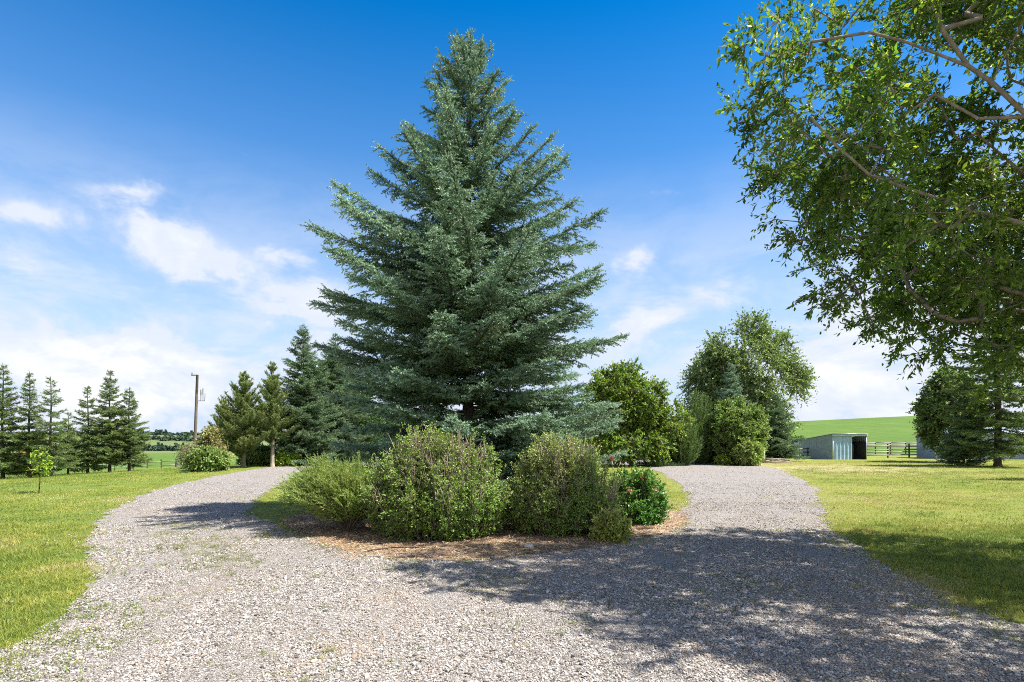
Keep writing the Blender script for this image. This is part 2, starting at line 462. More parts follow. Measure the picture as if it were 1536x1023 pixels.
def inside(P, x, y):
    P = np.asarray(P, float); r = np.zeros(len(x), bool)
    x1, y1 = P[-1]
    for x2, y2 in P:
        c = ((y2 > y) != (y1 > y))
        if y1 != y2:
            c &= x < (x1 - x2) * (y - y2) / (y1 - y2) + x2
        r ^= c; x1, y1 = x2, y2
    return r

out_c, isl_c, mul_c = catmull(OUT, .6), catmull(ISL, .5), catmull(MUL, .5)
out_f, isl_f, mul_f = rough_edge(catmull(OUT, .07), .38, 3), rough_edge(catmull(ISL, .07), .35, 9), rough_edge(catmull(MUL, .07), .38, 15)

def sheet(name, loops, z, mat):
    vl = [[Vector((p[0], p[1], 0)) for p in L] for L in loops]
    tris = tessellate_polygon(vl)
    V = np.concatenate([np.array(L) for L in loops])
    V = np.concatenate([V, np.full((len(V), 1), z)], 1)
    V[:, 2] += np.minimum(0, terrain(V[:, 0], V[:, 1]))
    T = np.array(tris)
    a, b, c = V[T[:, 0]], V[T[:, 1]], V[T[:, 2]]
    fl = np.cross(b - a, c - a)[:, 2] < 0
    T[fl] = T[fl][:, ::-1]
    g = Geo(); g.add(V, T)
    return tag(g.build(name, mat), kind='structure')
sheet('driveway', [out_f, isl_f], .008, gravel_material())
sheet('mulch_bed', [mul_f], .014, mulch_material())

# -------------------------------------------------- scattered stuff (grass, gravel, litter)
def scatter_object(name, pts, rot, scl, idx, sources, label, cat, col=None):
    """one object of stuff: points carrying instances of a few small source meshes"""
    coll = bpy.data.collections.new(name + '_sources')
    for s in sources:
        for c in list(s.users_collection): c.objects.unlink(s)
        coll.objects.link(s)
    me = bpy.data.meshes.new(name)
    me.vertices.add(len(pts)); me.vertices.foreach_set('co', np.asarray(pts, np.float32).ravel())
    for nm, ty, arr, key in (('rot', 'FLOAT_VECTOR', rot, 'vector'), ('scl', 'FLOAT_VECTOR', scl, 'vector'), ('idx', 'INT', idx, 'value'), ('tint', 'FLOAT', col if col is not None else np.random.RandomState(1).rand(len(pts)), 'value')):
        a = me.attributes.new(nm, ty, 'POINT')
        a.data.foreach_set(key, np.asarray(arr, np.int32 if ty == 'INT' else np.float32).ravel())
    me.update()
    o = bpy.data.objects.new(name, me); C.objects.link(o)
    ng = bpy.data.node_groups.new(name + '_scatter', 'GeometryNodeTree')
    ng.interface.new_socket('Geometry', in_out='INPUT', socket_type='NodeSocketGeometry')
    ng.interface.new_socket('Geometry', in_out='OUTPUT', socket_type='NodeSocketGeometry')
    gi = ng.nodes.new('NodeGroupInput'); go = ng.nodes.new('NodeGroupOutput')
    ci = ng.nodes.new('GeometryNodeCollectionInfo'); ci.inputs['Collection'].default_value = coll
    ci.inputs['Separate Children'].default_value = True; ci.inputs['Reset Children'].default_value = True
    ip = ng.nodes.new('GeometryNodeInstanceOnPoints'); ip.inputs['Pick Instance'].default_value = True
    def attr(nm, ty):
        n = ng.nodes.new('GeometryNodeInputNamedAttribute'); n.data_type = ty; n.inputs['Name'].default_value = nm
        return n.outputs['Attribute']
    e2r = ng.nodes.new('FunctionNodeEulerToRotation')
    L = ng.links.new
    L(gi.outputs[0], ip.inputs['Points']); L(ci.outputs[0], ip.inputs['Instance'])
    L(attr('idx', 'INT'), ip.inputs['Instance Index'])
    L(attr('rot', 'FLOAT_VECTOR'), e2r.inputs[0]); L(e2r.outputs[0], ip.inputs['Rotation'])
    L(attr('scl', 'FLOAT_VECTOR'), ip.inputs['Scale'])
    L(ip.outputs[0], go.inputs[0])
    md = o.modifiers.new('scatter', 'NODES'); md.node_group = ng
    return tag(o, label, cat, kind='stuff')

rng = np.random.RandomState(4)
def rand_in(x0, x1, y0, y1, dens):
    n = int((x1 - x0) * (y1 - y0) * dens)
    return rng.uniform(x0, x1, n), rng.uniform(y0, y1, n)

def in_view(x, y, m=1.35, pad=1.5):
    return (np.abs(x) < y * .9 * m + pad) & (y > 2.6)

# gravel stones
def stone_src(seed, mat):
    import bmesh
    r = np.random.RandomState(seed); bm = bmesh.new()
    bmesh.ops.create_icosphere(bm, subdivisions=1, radius=.5)
    sq = r.uniform(.55, 1.0, 3)
    for v in bm.verts:
        k = r.uniform(.78, 1.15)
        v.co = Vector((v.co.x * sq[0] * k, v.co.y * sq[1] * k, v.co.z * sq[2] * .75 * k))
    me = bpy.data.meshes.new('gravel_stone'); bm.to_mesh(me); bm.free(); me.materials.append(mat)
    o = bpy.data.objects.new('gravel_stone', me); C.objects.link(o); return o
def drive_mask(x, y, grow=0.0):
    jx = (fbm(x * 1.3, y * 1.3, 31) - .5) * .5; jy = (fbm(x * 1.3, y * 1.3, 47) - .5) * .5
    return inside(out_c, x + jx, y + jy) & ~inside(isl_c, x - jx, y - jy)

def gravel():
    mat = instance_mat('gravel_stones', [(0, (.06, .052, .045)), (.16, (.15, .132, .115)), (.5, (.30, .273, .247)), (.78, (.455, .425, .395)), (.86, (.47, .44, .41)), (.90, (.26, .195, .14)), (.94, (.30, .24, .18)), (1, (.54, .51, .48))], .8, attr='tint')
    src = [stone_src(s, mat) for s in range(7)]
    xs, ys, sz = [], [], []
    for y0, y1, d, s in ((2.6, 5.2, 5600, .0112), (5.2, 7.5, 3800, .0118), (7.5, 10.5, 1900, .013), (10.5, 15, 800, .014), (15, 22, 260, .015), (22, 40, 50, .018)):
        x, y = rand_in(-15, 14, y0, y1, d); k = in_view(x, y); x, y = x[k], y[k]
        k = drive_mask(x, y) | ((rng.rand(len(x)) < .045) & inside(out_c + rng.normal(0, .0, 2), x, y))
        # thin where grass and dirt come through
        k &= rng.rand(len(x)) < smooth(.18, .42, fbm(x * .8, y * .8, 77)) * .65 + .35
        xs.append(x[k]); ys.append(y[k]); sz.append(s * np.exp(rng.normal(0, .38, k.sum())))
    # strays on the grass and mulch edges
    x, y = rand_in(-13, 9, 3, 16, 60); k = in_view(x, y) & ~drive_mask(x, y)
    P = np.concatenate([out_f, isl_f]); x, y = x[k], y[k]
    dmin = np.full(len(x), 9.0)
    for q in P[::6]: dmin = np.minimum(dmin, np.hypot(x - q[0], y - q[1]))
    k = rng.rand(len(x)) < np.exp(-dmin / .22); xs.append(x[k]); ys.append(y[k]); sz.append(.022 * np.exp(rng.normal(0, .3, k.sum())))
    x, y, s = map(np.concatenate, (xs, ys, sz)); n = len(x)
    pts = np.stack([x, y, .008 + s * .18], 1)
    rot = np.stack([rng.normal(0, .35, n), rng.normal(0, .35, n), rng.uniform(0, 6.3, n)], 1)
    scl = np.repeat(s[:, None], 3, 1) * rng.uniform(.8, 1.25, (n, 3)) * np.array([1, 1, .7])
    print('stones', n)
    patch = fbm(x * .9, y * .55, 140); lane = fbm(x * 2.2, y * .5, 150)
    s *= np.clip(.50 + .9 * smooth(.25, .6, lane), .5, 1.1)
    scl = np.repeat(s[:, None], 3, 1) * rng.uniform(.8, 1.25, (n, 3)) * np.array([1, 1, .7])
    tone = np.clip(rng.rand(n) * (.72 + .42 * patch), 0, 1); tan_ = rng.rand(n) < .05 + .5 * smooth(.55, .72, patch)
    tone = np.where(tan_, rng.uniform(.87, .94, n), tone)
    scatter_object('gravel', pts, rot, scl * 1.25, rng.randint(0, 7, n), src, 'loose pale grey crushed stone spread over the looping driveway', 'gravel', tone)
gravel()

def clump_src(name, seed, mat, blades, rad, h, w, spread=.5):
    r = np.random.RandomState(seed); g = Geo()
    p = np.stack([r.normal(0, rad, blades), r.normal(0, rad, blades), np.zeros(blades)], 1)
    d = np.stack([r.normal(0, spread, blades), r.normal(0, spread, blades), np.ones(blades)], 1); d = unit(d)
    hh = h * r.uniform(.5, 1.2, blades)[:, None]
    s = unit(np.cross(d, np.array([0, 0, 1.0]) + r.normal(0, .3, (blades, 3))))
    q = p + d * hh * .6; tip = p + d * hh + np.stack([d[:, 0], d[:, 1], -.2 * np.ones(blades)], 1) * hh * .5
    v = np.stack([p - s * w / 2, p + s * w / 2, q + s * w * .4, q - s * w * .4, tip], 1)
    b = (np.arange(blades) * 5)[:, None]
    g.add(v.reshape(-1, 3), np.array([[0, 1, 2, 3]]) + b)
    g2 = np.array([[3, 2, 4]]) + b
    g.f[3].append(g2); g.mi[3].append(np.zeros(len(g2), int))
    return g.build(name, mat)

def edge_dist(x, y):
    d = np.full(len(x), 99.0)
    for P in (out_f, isl_f):
        for q in P[::8]: d = np.minimum(d, np.hypot(x - q[0], y - q[1]))
    return d

def grass():
    stops = [(0, (.135, .20, .034)), (.35, (.22, .27, .048)), (.7, (.345, .34, .07)), (.9, (.42, .37, .12)), (1, (.46, .38, .20))]
    mat = instance_mat('grass_blades', stops, .6, .35, .2, attr='tint')
    near = [clump_src('grass_tuft', s, mat, 26, .045, .055, .0045) for s in range(5)]
    far = [clump_src('grass_tuft', 20 + s, mat, 30, .16, .06, .011, .7) for s in range(4)]
    xs, ys, ix, sc = [], [], [], []
    for y0, y1, d, kind, s in ((2.6, 7, 260, 0, 1.0), (7, 11, 130, 0, 1.15), (11, 18, 34, 1, .8), (18, 30, 14, 1, .95), (30, 46, 5, 1, 1.1)):
        x, y = rand_in(-42, 42, y0, y1, d); k = in_view(x, y, 1.22, 1.0) & (x > -40); x, y = x[k], y[k]
        k = ~drive_mask(x, y) & ~inside(mul_c, x, y)
        near_edge = np.zeros(len(x), bool)
        if y1 <= 18:
            c_ = np.where(~k)[0]; de = edge_dist(x[c_], y[c_])
            near_edge[c_] = rng.rand(len(c_)) < .5 * np.exp(-de / .28) * (fbm(x[c_] * 1.5, y[c_] * 1.5, 33) > .42)
        k |= near_edge & ~inside(mul_c, x, y)
        x, y = x[k], y[k]
        k = rng.rand(len(x)) < .35 + .65 * smooth(.25, .55, fbm(x * .6, y * .6, 12))
        x, y = x[k], y[k]
        xs.append(x); ys.append(y); ix.append(kind * 5 + rng.randint(0, 5 if kind == 0 else 4, len(x))); sc.append(np.full(len(x), s))
    x, y, ii, s = map(np.concatenate, (xs, ys, ix, sc)); n = len(x)
    print('grass tufts', n)
    z = terrain(x, y)
    dry = np.where(x < 0, fbm(x * .35, y * .35, 61), fbm(x * .3, y * .3, 62) * 1.08)
    lush = fbm(x * 1.1, y * 1.1, 63)
    ed = edge_dist(x, y)
    tint = np.clip(np.where(x > 0, .56, .27) + (dry - .5) * 1.3 - (lush - .5) * .8 + .38 * np.exp(-ed / .35) + rng.normal(0, .17, n), 0, 1)
    rot = np.stack([rng.normal(0, .1, n), rng.normal(0, .1, n), rng.uniform(0, 6.3, n)], 1)
    ss = s * rng.uniform(.7, 1.3, n) * (1 - .35 * np.exp(-ed / .3))
    scatter_object('grass', np.stack([x, y, z], 1), rot, np.stack([ss, ss, ss], 1), ii, near + far, 'short sunlit mown grass of the lawns beside the gravel drive', 'grass', tint)
    # weeds growing up through the gravel
    wm = instance_mat('weed_blades', [(0, (.11, .16, .03)), (.6, (.20, .22, .06)), (1, (.34, .30, .14))], .6, .3, .2, attr='tint')
    wsrc = [clump_src('weed_tuft', 50 + k, wm, 22, .05, .05, .006, 1.0) for k in range(4)]
    cs = [gp(300, 815), gp(270, 800), gp(330, 838), gp(400, 885), gp(560, 822), gp(345, 835), gp(285, 825), gp(740, 870), gp(1150, 880), gp(1010, 895), gp(860, 915), gp(470, 1005), gp(260, 790), gp(310, 800), gp(40, 985), gp(60, 1000), gp(150, 935), gp(20, 1015), gp(290, 832), gp(320, 820), gp(310, 845), gp(360, 850), gp(250, 800), gp(275, 815)]
    px, py = [], []
    for cxx, cyy, _ in cs:
        k = rng.randint(14, 40); px.append(rng.normal(cxx, .28, k)); py.append(rng.normal(cyy, .38, k))
    x, y = rand_in(-14, 12, 3, 30, 2.2); k = drive_mask(x, y) & (fbm(x * .6, y * .6, 90) > .52); px.append(x[k]); py.append(y[k])
    x, y = map(np.concatenate, (px, py)); n = len(x); s = rng.uniform(.4, 1.1, n)
    scatter_object('weeds', np.stack([x, y, np.full(n, .008)], 1), np.stack([0 * x, 0 * x, rng.uniform(0, 6.3, n)], 1), np.stack([s, s, s * .8], 1), rng.randint(0, 4, n), wsrc, 'thin dry weeds sprouting through the gravel of the drive', 'weeds')
grass()

def litter():
    mat = instance_mat('litter_bits', [(0, (.12, .07, .04)), (.5, (.33, .21, .12)), (1, (.52, .40, .27))], .9)
    src = []
    for s in range(4):
        r = np.random.RandomState(s); g = Geo()
        k = 9; p = r.normal(0, .05, (k, 3)); p[:, 2] = r.uniform(.002, .012, k)
        d = r.normal(0, 1, (k, 3)); d[:, 2] *= .15
        g.leaves(p, d, r.uniform(.03, .08, k), r.uniform(.004, .018, k), r, .5, simple=True, N=np.array([[0, 0, 1.0]]) + r.normal(0, .3, (k, 3)))
        src.append(g.build('litter_bit', mat))
    x, y = rand_in(-6, 5, 7, 14, 260)
    jx = rng.normal(0, .22, len(x)); jy = rng.normal(0, .22, len(x))
    k = inside(mul_c, x + jx, y + jy); x, y = x[k], y[k]; n = len(x)
    s = rng.uniform(.6, 1.3, n)
    scatter_object('needle_litter', np.stack([x, y, np.full(n, .016)], 1), np.stack([rng.normal(0, .1, n), rng.normal(0, .1, n), rng.uniform(0, 6.3, n)], 1), np.stack([s, s, s], 1), rng.randint(0, 4, n), src, 'brown fallen needles and bark bits under the shrubs', 'needle litter')
litter()

# ------------------------------------------------------------------ conifers
def conifer(name, label, loc, H, Rm, seed, mat, barkmat, prof, z0=.4, whorl=.28, nb=6, elev=(.9, .25, -.15), curve=.15,
            sub=.13, ter=.10, ter_len=.13, npm=90, nl=.045, nw=.009, ang=.75, group=None, inner=.15, droop=.25, jag=.15, cones=False, cat='tree', trunk_r=None, lean=(0, 0), asym=None, shoot_up=0.0, lmax=.95, tops=1, dv=.16, topcover=14, upper=1.0, fan=(.42, .42)):
    r = np.random.RandomState(seed)
    root = thing(name, label, cat, loc, group)
    tr = trunk_r or H * .014
    zz = np.linspace(-.1, H * .985, 14)
    tp = np.stack([lean[0] * (zz / H) ** 2 * H + .02 * np.sin(zz * 1.3 + seed), lean[1] * (zz / H) ** 2 * H + .02 * np.cos(zz * 1.1 + seed), zz], 1)
    wood = Geo(); wood.path(tp, tr * np.maximum(.04, 1 - zz / H) ** .8 + .006, 9)
    wood.frusta(tp[:1], tp[:1] + np.array([[0, 0, .35]]), tr * 1.45, tr * 1.0, 9)
    g = Geo()
    ps, pr = zip(*prof)
    def axis_at(z):
        return np.array([np.interp(z, zz, tp[:, 0]), np.interp(z, zz, tp[:, 1]), z])
    S0, S1, SV = [], [], []     # needle segments
    z = z0
    while z < H * .985:
        s = (H - z) / H
        n_here = max(3, int(round(nb * (.55 + .6 * min(1, s * 1.6)) / (upper + (1 - upper) * smooth(.35, .65, s)) ** .5)))
        a0 = r.uniform(0, 6.28)
        for b in range(n_here):
            az = a0 + b * 2 * np.pi / n_here + r.normal(0, .22)
            zb = z + r.uniform(-.5, .5) * whorl
            e = np.interp(s, np.linspace(0, 1, len(elev)) if len(elev) > 3 else [0, .45, 1], elev) + r.normal(0, .08)
            L = Rm * np.interp(s, ps, pr)
            for _ in range(8):        # the outline is met where the branch tip ends up
                st = np.clip((H - zb - L * (max(e, 0) + curve)) / H, 0, 1)
                L = .5 * L + .5 * Rm * np.interp(st, ps, pr)
            L *= 1 + np.clip(r.normal(-.03, jag), -.4, .07)
            if asym: L *= 1 + asym[0] * (math.cos(az - asym[1]) - .3) * smooth(.5, .75, s) * (math.sin(az) < 0)
            if r.rand() < .10: L *= r.uniform(.5, .8)
            L = max(L, .10) * math.sqrt(1 + (e * .8) ** 2)
            rad = np.array([math.cos(az), math.sin(az), 0]); side = np.array([-rad[1], rad[0], 0])
            bend = r.normal(0, .08)
            dr_ = droop if not isinstance(droop, tuple) else np.interp(s, [.3, .7], droop)
            dv_ = dv if not isinstance(dv, tuple) else np.interp(s, [.3, .7], dv)
            ns = max(4, int(L / .18))
            t = np.linspace(0, 1, ns + 1)
            hscale = 1 / math.sqrt(1 + (e * .8) ** 2)
            base = axis_at(min(zb, H * .98))
            P = base + np.outer(t * L * hscale, rad) + np.outer(L * bend * t * t, side)
            P[:, 2] += L * hscale * (e * t + curve * t ** 2 * (1 if s > .3 else .4))
            br = max(.005, .0075 * L)
            wood.path(P, br * (1 - t * .8), 4)
            v0 = r.uniform(.15, .75)
            S0.append(P[ns // 4:-1]); S1.append(P[ns // 4 + 1:]); SV.append(np.full(len(P) - 1 - ns // 4, v0 + .1))
            n5 = int(L * topcover) + 3
            t5 = inner * .8 + (1 - inner * .8) * r.rand(n5)
            o5 = np.stack([np.interp(t5, t, P[:, i]) for i in range(3)], 1)
            d5 = unit((P[-1] - P[-2])[None] / np.linalg.norm(P[-1] - P[-2]) * .9 + np.outer(r.normal(0, .6, n5), side) + np.outer(np.abs(r.normal(.1, .35, n5)), [0, 0, 1.0]))
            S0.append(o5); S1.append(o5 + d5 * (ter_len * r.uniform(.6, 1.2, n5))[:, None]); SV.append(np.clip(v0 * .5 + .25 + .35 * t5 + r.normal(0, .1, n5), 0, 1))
            # secondaries
            k = int(L * (1 - inner) / sub) * 2
            if k < 2: k = 2
            tt = inner + (1 - inner) * (np.arange(k) + r.rand(k)) / k
            sg = np.where(np.arange(k) % 2 == 0, 1.0, -1.0)
            l2 = np.minimum(np.interp(s, [.3, .65], fan) * L * np.power(np.maximum(1 - tt, .02), .75) + .10, lmax) * r.uniform(.65, 1.15, k)
            q0 = np.stack([np.interp(tt, t, P[:, i]) for i in range(3)], 1)
            bd = unit(np.gradient(P, axis=0)); bdt = np.stack([np.interp(tt, t, bd[:, i]) for i in range(3)], 1)
            sa = r.uniform(.65, 1.05, k)
            d2 = bdt * np.cos(sa)[:, None] + side * (sg * np.sin(sa))[:, None]
            d2[:, 2] += -dr_ + r.normal(0, dv_, k) + shoot_up
            d2 = unit(d2)
            q1 = q0 + d2 * (l2 * .55)[:, None]
            d3 = d2.copy(); d3[:, 2] += .12 + shoot_up * .7; d3 = unit(d3)
            q2 = q1 + d3 * (l2 * .45)[:, None]
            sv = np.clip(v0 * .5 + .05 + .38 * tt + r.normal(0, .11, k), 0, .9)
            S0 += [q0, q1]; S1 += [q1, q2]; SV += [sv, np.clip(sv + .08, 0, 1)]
            if br > .012: wood.frusta(q0, q1, .006, .003, 3)
            # tertiaries
            m = np.maximum(1, (l2 / ter).astype(int)) * 2
            idx = np.repeat(np.arange(k), m); w = r.rand(len(idx))[:, None]
            o0 = np.where(w < .55, q0[idx] + (q1[idx] - q0[idx]) * (w / .55), q1[idx] + (q2[idx] - q1[idx]) * ((w - .55) / .45))
            ax = d2[idx]; up = np.array([0, 0, 1.0]); sd = unit(np.cross(ax, up)) * np.where(r.rand(len(idx)) < .5, 1, -1)[:, None]
            d4 = unit(ax * .75 + sd * .75 + np.stack([np.zeros(len(idx))] * 2 + [r.normal(-.12 + shoot_up, .28, len(idx))], 1))
            o1 = o0 + d4 * (ter_len * r.uniform(.6, 1.3, len(idx)) * (1.15 - .5 * w[:, 0]))[:, None]
            S0.append(o0); S1.append(o1); SV.append(np.clip(sv[idx] + .22 * w[:, 0] + r.normal(0, .11, len(idx)), 0, 1))
        z += whorl * (upper + (1 - upper) * smooth(.35, .65, s)) * r.uniform(.75, 1.2) * (.6 + .4 * min(1, s * 2.5))
    # leader(s)
    for q in range(tops):
        b = axis_at(H * (.93 if q == 0 else .88)); off = np.array([.0, 0, 0]) if q == 0 else np.array([r.uniform(-.35, -.2), 0, 0])
        tip = axis_at(H) + off * (1.0 if q else 0); tip[2] = H * (1 if q == 0 else .985)
        wood.path(np.stack([b, tip]), [.02, .006], 4)
        S0.append(b[None]); S1.append(tip[None]); SV.append(np.array([.6]))
    A, B, V = np.concatenate(S0), np.concatenate(S1), np.concatenate(SV)
    print(name, seed, len(A), 'segs', np.linalg.norm(B - A, axis=1).sum() * npm, 'needles')
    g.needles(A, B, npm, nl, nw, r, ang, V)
    wood.build('trunk', barkmat, root, True)
    g.build('crown', mat, root)
    return root, A, B

PROF_BIG = [(0, .08), (.04, .17), (.08, .23), (.14, .29), (.20, .43), (.27, .56), (.33, .68), (.41, .87), (.50, .95), (.65, 1.0), (.80, 1.0), (.92, .97), (1, .84)]
PROF_STD = [(0, .05), (.06, .15), (.15, .30), (.3, .50), (.6, .80), (.85, .92), (1, .8)]
PROF_PINE = [(0, .06), (.1, .30), (.3, .68), (.55, .95), (.75, 1.0), (1, .7)]

sx_, sy_ = at(703, 12.7)[:2]
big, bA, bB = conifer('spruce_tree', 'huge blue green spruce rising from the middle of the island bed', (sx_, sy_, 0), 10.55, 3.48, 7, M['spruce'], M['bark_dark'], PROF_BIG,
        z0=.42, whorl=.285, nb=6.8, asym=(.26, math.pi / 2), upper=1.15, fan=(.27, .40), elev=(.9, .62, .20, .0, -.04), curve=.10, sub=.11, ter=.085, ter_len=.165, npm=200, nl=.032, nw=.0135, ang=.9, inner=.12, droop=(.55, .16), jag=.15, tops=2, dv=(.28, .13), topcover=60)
# clusters of hanging cones near the top
rc = np.random.RandomState(3)
gc = Geo()
for (u, v, k) in ((672, 103, 9), (737, 134, 16), (690, 92, 7), (680, 125, 7)):
    want = np.array([(u - CX) / F * sy_ - sx_, -.15, EYE + (HV - v) / F * sy_])
    near_ = np.argsort(np.linalg.norm(bB - want, axis=1))[:60]
    for q in rc.choice(near_, k, False):
        c = bB[q]
        p = np.stack([c, c + [0, 0, -.03], c + [.004, 0, -.07], c + [.006, 0, -.10]])
        gc.path(p, [.006, .018, .017, .004], 6, rc.rand())
cone_o = gc.build('cone_cluster', M['cone'], big); cone_o['label'] = 'reddish brown cones hanging near the top'; cone_o['kind'] = 'stuff'

def spruce_at(u, Y, vtop, halfpx, seed, label, mat='spruce_green', prof=PROF_STD, group=None, name='spruce_tree', **kw):
    x, y, z = at(u, Y)
    H = hgt(vtop, Y, z); Rr = halfpx / F * Y
    k = Y / 14.5
    d = dict(z0=.5, whorl=.36, nb=6, elev=(.7, .15, -.12), curve=.12, sub=.11, ter=.11, ter_len=.17, npm=50, nl=.08, nw=.024, inner=.08, droop=.22, jag=.2, dv=.2)
    bk = kw.pop('barkm', M['bark_dark']); d.update(kw)
    return conifer(name, label, (x, y, z), H, Rr, seed, M[mat], bk, prof, group=group, **d)[0]

grp = 'spruces in the row along the left lawn'
row = [(4, 36.5, 544, 34, 'tall full spruce cut by the left edge of the photo', dict(whorl=.36)),
       (44, 36.8, 556, 27, 'slim spruce with a bare trunk foot left of the thin leafy sapling', dict(z0=1.0, whorl=.38)),
       (76, 36.3, 564, 33, 'sparse open spruce just right of the thin leafy sapling', dict(z0=.9, whorl=.52, nb=5)),
       (102, 39.0, 620, 26, 'shortest spruce of the row with a yellowish pale crown', dict(whorl=.40)),
       (132, 40.0, 580, 30, 'middle sized spruce with drooping tiers right of the short pale one', dict(whorl=.42, nb=5)),
       (165, 40.5, 556, 36, 'tallest dark pointed spruce in the right hand trio of the row', dict(z0=.8, whorl=.36)),
       (194, 41.0, 580, 34, 'spruce closing the right end of the row before the open field', dict(z0=.7, whorl=.38))]
for i, (u, Y, vt, hp, lab, kw) in enumerate(row):
    spruce_at(u, Y, vt, hp, 100 + i, lab, 'spruce_green', group=grp, **kw)

spruce_at(455, 37, 487, 62, 201, 'tall dark blue spruce behind the two pines on the left', 'spruce_dark', whorl=.36, nb=7)
spruce_at(503, 42, 500, 60, 202, 'dark spruce half hidden behind the left side of the huge spruce', 'spruce_dark', whorl=.38, nb=7)
pk = dict(elev=(1.3, .75, .25), curve=.25, droop=-.25, shoot_up=.3, nl=.11, nw=.022, npm=70, ter=.13, z0=1.0, sub=.14, whorl=.36, trunk_r=.12, jag=.22)
spruce_at(366, 34, 559, 46, 211, 'pale olive pine left of the two with a bushy low crown', 'pine', PROF_PINE, name='pine_tree', barkm=M['bark'], **dict(pk, z0=.7))
spruce_at(409, 35, 545, 36, 212, 'upright pine with a bare pale trunk beside the gravel bend', 'pine', PROF_PINE, name='pine_tree', barkm=M['bark_pale'], **dict(pk, z0=1.5))
spruce_at(336, 38, 597, 26, 213, 'small dark pine peeping out behind the pale olive pine', 'pine', PROF_PINE, name='pine_tree', barkm=M['bark'], **pk)
spruce_at(1097, 43, 545, 40, 221, 'small blue spruce standing in front of the tall poplar', 'spruce', whorl=.33)
spruce_at(1163, 44, 592, 46, 222, 'dark layered spruce at the right foot of the poplar', 'spruce_dark', whorl=.34, nb=7)
spruce_at(1497, 35, 400, 84, 231, 'big old spruce with a thick bare trunk foot on the right lawn', 'spruce_green', whorl=.45, z0=1.25, nb=6, elev=(.5, .0, -.28), barkm=M['bark_dark'], trunk_r=.2, sub=.2)
spruce_at(1446, 36.5, 575, 34, 232, 'low dark young spruce crowded under the big old spruce', 'spruce_dark', whorl=.4, z0=.2)

spruce_at(1752, 22.5, 330, 75, 233, 'green spruce standing just past the right edge whose shade crosses the lawn', 'spruce_green', whorl=.5)

# columnar junipers beside the round shrub
def column(u, Y, vtop, halfpx, seed, label, mat='cedar'):
    x, y, z = at(u, Y); r = np.random.RandomState(seed)
    H = hgt(vtop, Y, z); Rr = halfpx / F * Y
    root = thing('juniper_tree', label, 'juniper', (x, y, z), 'upright junipers behind the gravel loop')
    w = Geo(); g = Geo(); A, B = [], []
    for k in range(130):
        a = r.uniform(0, 6.28); q = r.uniform(0, 1) ** .5
        b = np.array([math.cos(a), math.sin(a), 0]) * Rr * .25 * q
        L = H * r.uniform(.35, 1.0)
        tip = np.array([math.cos(a), math.sin(a), 0]) * Rr * q * (1.1 - .55 * (L / H) ** 2)
        t = np.linspace(0, 1, 6)[:, None]
        P = b * (1 - t) + tip * t ** .6; P[:, 2:] = t * L
        if k < 25: w.path(P, .02 * (1 - t[:, 0] * .8), 4)
        for j in range(1, 6):
            A.append(P[j - 1:j]); B.append(P[j:j + 1])
            n = 6; o = P[j - 1] + (P[j] - P[j - 1]) * r.rand(n)[:, None]
            d = unit(np.stack([r.normal(0, .5, n), r.normal(0, .5, n), np.ones(n)], 1) + tip * .3)
            A.append(o); B.append(o + d * r.uniform(.2, .45, n)[:, None])
    A, B = np.concatenate(A), np.concatenate(B)
    g.needles(A, B, 40, .10, .025, r, .6)
    w.build('trunk', M['bark'], root, True); g.build('crown', M[mat], root)
column(1024, 37, 632, 30, 301, 'short dark green upright juniper in front, nearest the gravel')
column(1049, 39, 588, 26, 302, 'taller olive upright juniper left of the round shrub')
column(1003, 40, 640, 24, 303, 'dark juniper half hidden under the bright leafy tree')

# ------------------------------------------------------------------ broadleaf trees and shrubs
def grow(start, parents, targets, r, step=.6, jit=.12):
    """join target points to the nearest node; returns nodes, parents"""
    T = np.asarray(targets); cap = len(start) + len(T) * 14
    Nn = np.zeros((cap, 3)); Nn[:len(start)] = start; par = list(parents); n = len(start)
    root = Nn[0]
    T = T[np.argsort(np.min(np.linalg.norm(T[:, None] - np.asarray(start)[None], axis=2), 1))]
    for p in T:
        dv = p - Nn[:n]; d = np.linalg.norm(dv, axis=1)
        cost = d + .35 * np.maximum(0, Nn[:n, 2] - p[2]) + .12 * np.linalg.norm(Nn[:n] - root, axis=1)
        j = int(np.argmin(cost)); k = max(1, min(12, int(d[j] / step)))
        a = Nn[j].copy(); last = j
        for q in range(1, k + 1):
            t = q / k
            pos = a + (p - a) * t
            if q < k: pos = pos + r.normal(0, jit * step, 3) + np.array([0, 0, .10 * d[j] * math.sin(math.pi * t) * .5])
            Nn[n] = pos; par.append(last); last = n; n += 1
    return Nn[:n].copy(), np.array(par)

def radii(par, tip, ex=2.3):
    n = len(par); acc = np.zeros(n)
    for i in range(n - 1, -1, -1):
        if acc[i] == 0: acc[i] = tip ** ex
        if par[i] >= 0: acc[par[i]] += acc[i]
    return acc ** (1 / ex)

def sample_union(ells, n, r, noise_cut=.0, shell=.35, ns=.8, seed=0):
    out = []; tot = sum(e[3] * e[4] * e[5] for e in ells)
    for (x, y, z, a, b, c) in ells:
        k = int(n * a * b * c / tot * 3) + 30
        d = unit(r.normal(size=(k, 3))); rad = (shell + (1 - shell) * r.rand(k)) ** .5
        p = np.array([x, y, z]) + d * rad[:, None] * np.array([a, b, c])
        nz = vnoise(p[:, 0] * ns + p[:, 2] * .7 * ns, p[:, 1] * ns - p[:, 2] * .6 * ns, seed)
        p = p[nz > noise_cut]
        out.append(p[:int(n * a * b * c / tot)])
    return np.concatenate(out)

